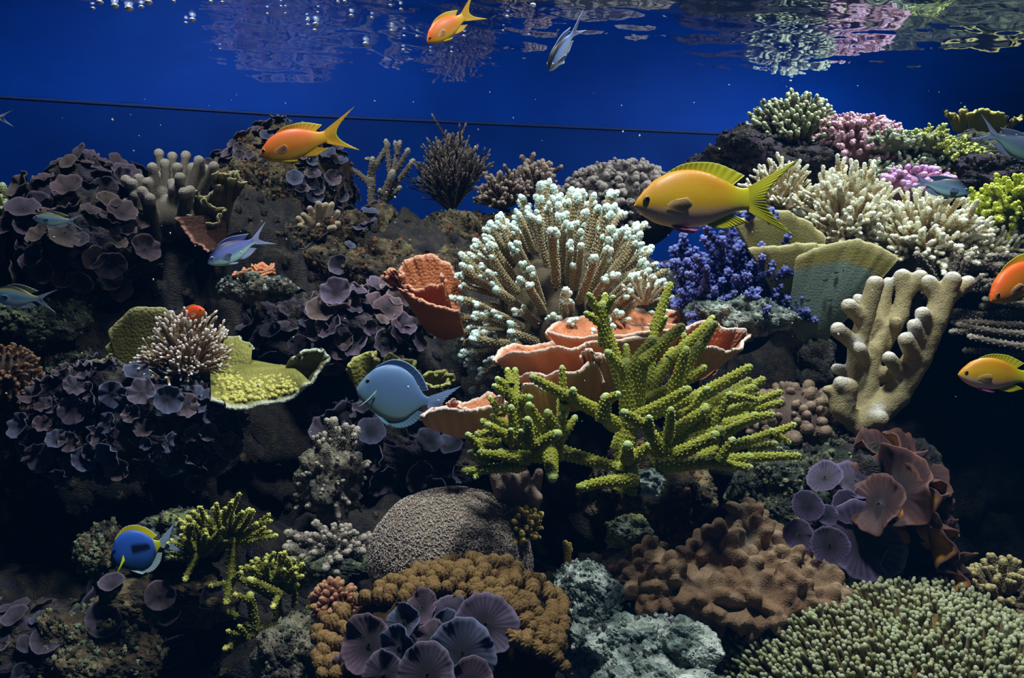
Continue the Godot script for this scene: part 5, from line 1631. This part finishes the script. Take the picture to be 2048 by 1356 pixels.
	# grey rubble column between the left and middle
	t = thing("grey_finger_coral", "grey stubby finger coral column below the surgeonfish", "coral", P(665, 960, 1.3))
	part(t, "rock_body", rock_mesh(5, "sand", Vector3(S(52, 1.3), S(80, 1.3), 0.05), 40), Transform3D(Basis(), Vector3.ZERO))
	var stub := finger_variants(5, acro({"base": H("4a443c"), "tip": H("948a7c"), "wart_col": H("6a6258"), "tip_len": 0.08, "r0": 0.14, "r1": 0.11, "wart": 0.03, "gap": 0.1}), 2, M.coral)
	radiating(t, stub, 46, Vector3.ZERO, Vector3(S(70, 1.3), S(125, 1.3), 0.07), Vector3(0.1, 1, 0.6), 1.9, 0.55, 0.25)
	t = thing("grey_finger_coral", "low grey twig coral between the yellow staghorn and the dome", "coral", P(670, 1110, 1.2))
	radiating(t, stub, 60, Vector3.ZERO, Vector3(S(110, 1.2), S(60, 1.2), 0.06), Vector3(0, 1, 0.5), 1.5, 0.3, 0.35)
	part(t, "rock_body", rock_mesh(2, "green", Vector3(S(95, 1.2), S(34, 1.2), 0.05), 40), Transform3D(Basis(), Vector3(0, -0.01, 0)))


func ear_mushrooms() -> void:
	var t := thing("elephant_ear_mushroom", "cascade of large purple and maroon ear mushrooms with orange-yellow undersides", "coral", P(1780, 1040, 1.1))
	part(t, "rock_body", rock_mesh(3, "dark", Vector3(S(125, 1.12), S(150, 1.12), 0.09), 44), Transform3D(Basis(), Vector3(0.01, 0.0, -0.07)))
	var pu := []
	var ma := []
	for k in 3:
		pu.append(polyp_mesh(H("160d1d"), H("302340"), H("6c5c82"), H("a8741c"), rr(0.03, 0.1), rr(0.15, 0.3), 3, 0.4, 112))
		ma.append(polyp_mesh(H("1e0f12"), H("3a1e20"), H("64392e"), H("c08a1e"), rr(0.1, 0.22), rr(0.2, 0.4), 4, 0.4, 112))
	for q in [
		[1615, 1012, 1.03, 30, -0.2, 0.25, 1, 0], [1652, 1030, 1.03, 22, 0, 0.4, 1, 1], [1695, 1015, 1.05, 34, 0.1, 0.3, 1, 2], [1728, 1002, 1.06, 28, 0.2, 0.3, 1, 0], [1598, 1070, 1.02, 30, -0.5, 0.2, 1, 1], [1658, 1090, 1.0, 38, 0.05, 0.15, 1, 2], [1725, 1085, 1.04, 78, 0.1, 0.35, 1, 0], [1780, 1130, 1.04, 34, 0.6, 0.1, 1, 1], [1650, 955, 1.08, 36, -0.5, 0.8, 0.6, 2], [1710, 965, 1.08, 48, 0, 0.9, 0.6, 1],
		[1790, 985, 1.06, 85, -0.8, 0.5, 0.6, 10], [1840, 1000, 1.08, 85, 0.9, 0.5, 0.5, 11], [1830, 930, 1.12, 78, 0.7, 0.8, 0.5, 12], [1770, 910, 1.14, 60, 0.1, 1, 0.4, 10], [1860, 1070, 1.08, 80, 1, 0.2, 0.5, 11], [1890, 1120, 1.1, 80, 1, 0.1, 0.6, 12], [1905, 1165, 1.08, 62, 0.9, 0.0, 0.7, 10], [1760, 1010, 1.03, 62, -0.9, 0.55, 0.35, 12]]:
		var k: int = q[7]
		part(t, "polyp", ma[k - 10] if k >= 10 else pu[k], Transform3D(along(Vector3(q[4], q[5], q[6]), rr(0, 6)).scaled(Vector3.ONE * S(q[3], q[2])), P(q[0], q[1], q[2]) - t.position))


func leather_coral() -> void:
	var d := 1.0
	var t := thing("lumpy_leather_coral", "large brown leather coral of rounded lumps with a raised peak", "coral", P(1480, 1230, d))
	var prims := []
	for q in [[1500, 1055, 0.04, 46], [1495, 1025, 0.04, 28], [1535, 1075, 0.05, 38], [1440, 1090, 0.02, 50], [1400, 1110, 0.02, 42], [1300, 1130, 0.02, 62], [1260, 1150, 0.03, 46], [1340, 1170, -0.02, 62], [1280, 1190, -0.02, 42], [1410, 1200, -0.03, 58], [1480, 1150, 0.0, 70], [1500, 1210, -0.04, 56], [1570, 1130, 0.02, 60], [1630, 1150, 0.02, 52], [1590, 1200, -0.03, 62], [1660, 1200, -0.01, 58], [1690, 1235, -0.01, 42], [1640, 1235, -0.04, 45], [1540, 1240, -0.05, 45], [1430, 1235, -0.04, 40]]:
		var c := P(q[0], q[1], d + q[2]) - t.position
		prims.append([c, c + Vector3(0.001, 0, 0), S(q[3], d) * 0.86, S(q[3], d) * 0.86])
	prims.append([P(1500, 1040, d + 0.04) - t.position, P(1510, 1150, d + 0.03) - t.position, S(34, d), S(56, d)])
	prims.append([P(1290, 1180, d + 0.05) - t.position, P(1660, 1210, d + 0.05) - t.position, S(50, d), S(50, d)])
	var cn := FastNoiseLite.new()
	cn.seed = 21
	cn.noise_type = FastNoiseLite.TYPE_CELLULAR
	cn.cellular_return_type = FastNoiseLite.RETURN_DISTANCE
	cn.frequency = 1.0
	cn.fractal_type = FastNoiseLite.FRACTAL_NONE
	var bump := func(p: Vector3) -> float:
		var a := clampf(-cn.get_noise_3dv(p * 54.0), 0.0, 1.0)
		var big := clampf(-cn.get_noise_3dv(p * 26.0 + Vector3(9, 4, 1)), 0.0, 1.0)
		return 0.015 * (maxf(0.0, 1.0 - 2.4 * (1.0 - a) * (1.0 - a)) - 0.5) + 0.012 * (maxf(0.0, 1.0 - 2.2 * (1.0 - big) * (1.0 - big)) - 0.5)
	var col := func(p: Vector3) -> Color:
		var n := nz.get_noise_3dv(p * 900.0)
		return H("866648").lerp(H("a08464"), smoothstep(-0.2, 0.35, n)).lerp(H("a8a090"), smoothstep(0.4, 0.6, nz.get_noise_3dv(p * 500.0 + Vector3(80, 0, 0))))
	part(t, "coral_body", sdf_mesh(prims, 0.0036, 0.018, bump, col, M.leather))


func anemone() -> void:
	var d := 0.92
	var t := thing("green_tipped_anemone", "wide carpet of soft fingers with pale green bulb tips", "anemone", P(1830, 1330, d))
	var mb := MB.new()
	var dome := Vector3(S(330, d), S(150, d), 0.2)
	lump(mb, 24, func(q: Vector3) -> float: return 1.0 + 0.1 * nz.get_noise_3dv(q * 60.0), func(_q: Vector3, _r: float) -> Color: return H("6a5222"), dome)
	var centre := Vector3(0, -S(55, d), -0.06)
	part(t, "anemone_body", mb.mesh(M.leather), Transform3D(Basis(), centre))
	var kinds := []
	for k in 5:
		var m2 := MB.new()
		var stem := H("7f6c2a")
		var tipc := H("cfd4a6") if k % 2 == 0 else H("b3b67c")
		var e := Vector3(rr(-0.3, 0.3), 2.6, rr(-0.3, 0.3))
		tube(m2, PackedVector3Array([Vector3.ZERO, e * 0.5 + Vector3(rr(-0.2, 0.2), 0, 0), e * 0.85, e * 0.93, e]), PackedFloat32Array([0.5, 0.42, 0.4, 0.5, 0.5]), PackedColorArray([stem, stem.lerp(tipc, 0.2), stem.lerp(tipc, 0.5), tipc, tipc]), 8)
		kinds.append(m2.mesh(M.mushroom))
	var spots := []
	for k in 3600:
		var q := Vector3(rng.randfn(), absf(rng.randfn()), rng.randfn() * 0.8 + 0.5).normalized()
		if q.z < -0.35:
			continue
		var r := 1.0 + 0.1 * nz.get_noise_3dv(q * 60.0)
		var at := centre + q * r * dome
		var n := (q / dome).normalized() + Vector3(-0.25, 0.35, 0.1) + Vector3(rr(-0.35, 0.35), rr(-0.2, 0.2), rr(-0.35, 0.35))
		spots.append(Transform3D(along(n, rr(0, 6)).scaled_local(Vector3(1, rr(1.0, 1.5), 1) * S(rr(7.0, 9.0), d)), at))
	var rest := [[], [], [], [], []]
	var eye := EYE - t.position
	spots.sort_custom(func(a, b): return (a.origin as Vector3).distance_squared_to(eye) < (b.origin as Vector3).distance_squared_to(eye))
	var shown := 0
	for k in spots.size():
		var w: Vector3 = spots[k].origin + t.position
		var py := 678.0 - (w.y - EYE.y) / -w.z * F
		var px := 1024.0 + w.x / -w.z * F
		if shown < 290 and py < 1352 and px < 2048:
			part(t, "tentacle", kinds[k % 5], spots[k])
			shown += 1
		else:
			rest[k % 5].append(spots[k])
	for k in 5:
		stuff_copies(t, "tentacle_carpet", kinds[k], rest[k])
	# dim branching coral behind it
	var dim := finger_variants(4, acro({"base": H("5a4e38"), "tip": H("a09462"), "wart_col": H("7a6c4a"), "r0": 0.16, "r1": 0.13, "wart": 0.03, "gap": 0.1}), 2, M.coral)
	t = thing("tan_branch_coral", "tan short-branched coral slope behind the green-tipped anemone", "coral", P(2010, 1215, 1.12))
	radiating(t, dim, 90, Vector3.ZERO, Vector3(S(95, 1.12), S(90, 1.12), 0.08), Vector3(0, 1, 0.4), 1.6, 0.5, 0.15)


func fishes() -> void:
	var orange := anthias_spec(H("de5f18"), H("cc7214"), H("b89228"), H("d8a41a"), H("b8c030"), H("c8b028"))
	var yellow := anthias_spec(H("bc8012"), H("c6980e"), H("e0b4a0"), H("bab418"), H("98a03c"), H("a0508c"))
	yellow.deep = 1.07
	fish("anthias", "orange anthias with a lyre tail swimming above the purple rock", orange, P(517, 307, 1.5), P(652, 274, 1.5), 0.0)
	fish("anthias", "orange anthias nosing down just under the surface bubbles", orange, P(852, 82, 1.4), P(926, 36, 1.42), 0.05)
	fish("anthias", "large golden-yellow anthias with a pink belly above the blue coral", yellow, P(1267, 402, 0.95), P(1500, 398, 0.97), -0.03)
	fish("anthias", "orange anthias entering beside the brown staghorn fingers", orange, P(1978, 597, 1.1), P(2090, 528, 1.12))
	fish("anthias", "yellow anthias in the dark water below the brown staghorn fingers", yellow, P(1916, 744, 1.1), P(2050, 754, 1.1))
	fish("anthias", "small red-orange anthias hovering over the brown white-tipped coral", anthias_spec(H("e04a1a"), H("d8561e"), H("c87028"), H("d87828"), H("e09040"), H("d08030")), P(409, 618, 1.34), P(362, 642, 1.37))
	var silver := chromis_spec(H("5a70a8"), H("7c94b4"), H("b8cfc4"), H("10141c"), H("a9b4d0"))
	var olive := chromis_spec(H("8c8c58"), H("88b4d0"), H("c0e4e0"), H("0c1014"), H("a4bcc8"))
	var dark := chromis_spec(H("2c4058"), H("4c6a80"), H("7c9c98"), H("0a0e18"), H("5c6c8c"))
	fish("chromis", "silver-blue chromis diving down from the water surface", silver, P(1097, 140, 1.3), P(1137, 66, 1.33), 0.1, 0.5)
	fish("chromis", "blue chromis with a dark back stripe in front of plum polyps", olive, P(65, 436, 1.28), P(138, 442, 1.30))
	fish("chromis", "violet-blue chromis below the rust-brown hanging plate", chromis_spec(H("3a3c84"), H("5a6aa0"), H("90b8b4"), H("0c1020"), H("8890b8")), P(415, 526, 1.38), P(508, 482, 1.42))
	fish("chromis", "blue-green chromis near the tank side with a forked pale tail", olive, P(-18, 588, 1.3), P(76, 598, 1.3))
	fish("chromis", "dark grey-blue chromis over the cream acropora shelf", dark, P(1940, 386, 1.35), P(1850, 366, 1.37))
	fish("chromis", "dim greenish small fish beside the ruffled mushroom mound", chromis_spec(H("4a5a4a"), H("6c7c68"), H("8a9a80"), H("141a18"), H("5f6c60")), P(66, 944, 1.35), P(110, 926, 1.37))
	fish("chromis", "pale fish at the tank edge showing only its tail before the blue wall", silver, P(-70, 232, 1.5), P(0, 235, 1.5))
	fish("grey_reef_fish", "blurred grey fish in front of the ridge under the narrow frond", chromis_spec(H("54607c"), H("4c6070"), H("5c7c74"), H("384458"), H("6c7490")), P(2090, 320, 1.3), P(1990, 272, 1.3), 0.0, 0.0)
	var grey_c := func(x: float, y: float) -> Color:
		var c := H("4f6c94").lerp(H("5a7a90"), smoothstep(0.3, -0.6, y))
		c = c.lerp(H("7c9890"), smoothstep(-0.5, -0.9, y))
		return c.lerp(H("6a8a9c"), (1.0 - smoothstep(0.05, 0.2, x)) * 0.5)
	fish("surgeonfish", "grey-blue oval surgeonfish hovering left of the orange plates", surgeon_spec(grey_c, H("2c4468"), H("8fb0e0"), H("5c7c90"), H("7890b8"), H("8aa0c0"), H("7c98a0"), H("5a5a48")), P(713, 776, 1.2), P(856, 803, 1.22), 0.04)
	var tang_c := func(x: float, y: float) -> Color:
		var c := H("2c58b0").lerp(H("1c3c68"), smoothstep(0.2, -0.9, y))
		var patch := Vector2((x - 0.62) / 0.2, (y - 0.1) / 0.3).length()  # dark oval paints in the shadow of the pectoral fin
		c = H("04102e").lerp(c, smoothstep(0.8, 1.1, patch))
		c = c.lerp(H("0a1836"), 1.0 - smoothstep(0.06, 0.13, x + 0.02 * y))
		return c.lerp(H("c8cc20"), smoothstep(0.86, 0.92, x))
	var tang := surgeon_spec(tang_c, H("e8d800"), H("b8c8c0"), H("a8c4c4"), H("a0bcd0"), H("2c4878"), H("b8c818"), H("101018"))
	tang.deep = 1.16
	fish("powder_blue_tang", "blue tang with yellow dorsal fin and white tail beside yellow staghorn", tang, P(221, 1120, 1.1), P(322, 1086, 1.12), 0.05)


func small_things() -> void:
	# bubbles resting under the surface
	var bm := SphereMesh.new()
	bm.radius = 1.0
	bm.height = 1.4
	bm.radial_segments = 20
	bm.rings = 10
	bm.material = M.bubble
	for s in [[200, 5, 10], [230, 12, 11], [186, 17, 7], [258, 17, 13], [228, 13, 8], [297, 5, 12], [283, 14, 8], [385, 40, 10], [372, 46, 6], [422, 4, 7], [445, 5, 6], [535, 28, 5], [571, 27, 4], [614, 41, 5], [632, 49, 10], [616, 50, 6], [630, 61, 7], [636, 25, 5], [562, 13, 4], [703, 32, 8], [744, 36, 6], [784, 62, 7], [781, 11, 6], [802, 19, 6], [732, 88, 10], [784, 66, 6], [808, 72, 5], [834, 73, 5], [861, 102, 4], [903, 104, 5], [928, 72, 6], [807, 100, 6], [1066, 10, 9], [1014, 33, 6], [1006, 61, 4], [440, 98, 4], [1058, 69, 4], [348, 3, 6], [676, 4, 6], [690, 3, 6]]:
		var tan_up: float = (678.0 - s[1]) / F
		var d: float = (WATER_Y - EYE.y - 0.004) / tan_up
		for k in 4:
			var bx: float = (s[0] - 1024.0) / F * d
			d = (WATER_Y - EYE.y - 0.006 + 0.034 * smoothstep(-1.95, -1.3, -d) * smoothstep(-0.1, -0.7, -d) * smoothstep(-0.95, -0.55, bx) * smoothstep(0.05, -0.2, bx)) / tan_up
		single("air_bubble", bm, "small silvery air bubble under the rippled surface", "bubble", Transform3D(Basis.from_scale(Vector3.ONE * S(s[2] * 0.68, d)), P(s[0], s[1], d)), "air bubbles under the water surface")
	# drifting specks
	var sm := SphereMesh.new()
	sm.radius = 1.0
	sm.height = 2.0
	sm.radial_segments = 6
	sm.rings = 4
	var speck := StandardMaterial3D.new()
	speck.resource_name = "speck"
	speck.albedo_color = Color(0.75, 0.75, 0.72)
	sm.material = speck
	var holder := thing("drifting_specks", "tiny pale specks drifting in the open water", "particles", P(1024, 300, 1.5))
	holder.set_meta("kind", "stuff")
	var places := []
	for k in 150:
		var d := rr(0.9, 2.0)
		places.append(Transform3D(Basis.from_scale(Vector3(1, rr(0.6, 1.6), 1) * rr(0.0006, 0.0014)), P(rr(0, 2048), rr(150, 900), d) - holder.position))
	stuff_copies(holder, "speck_cloud", sm, places)
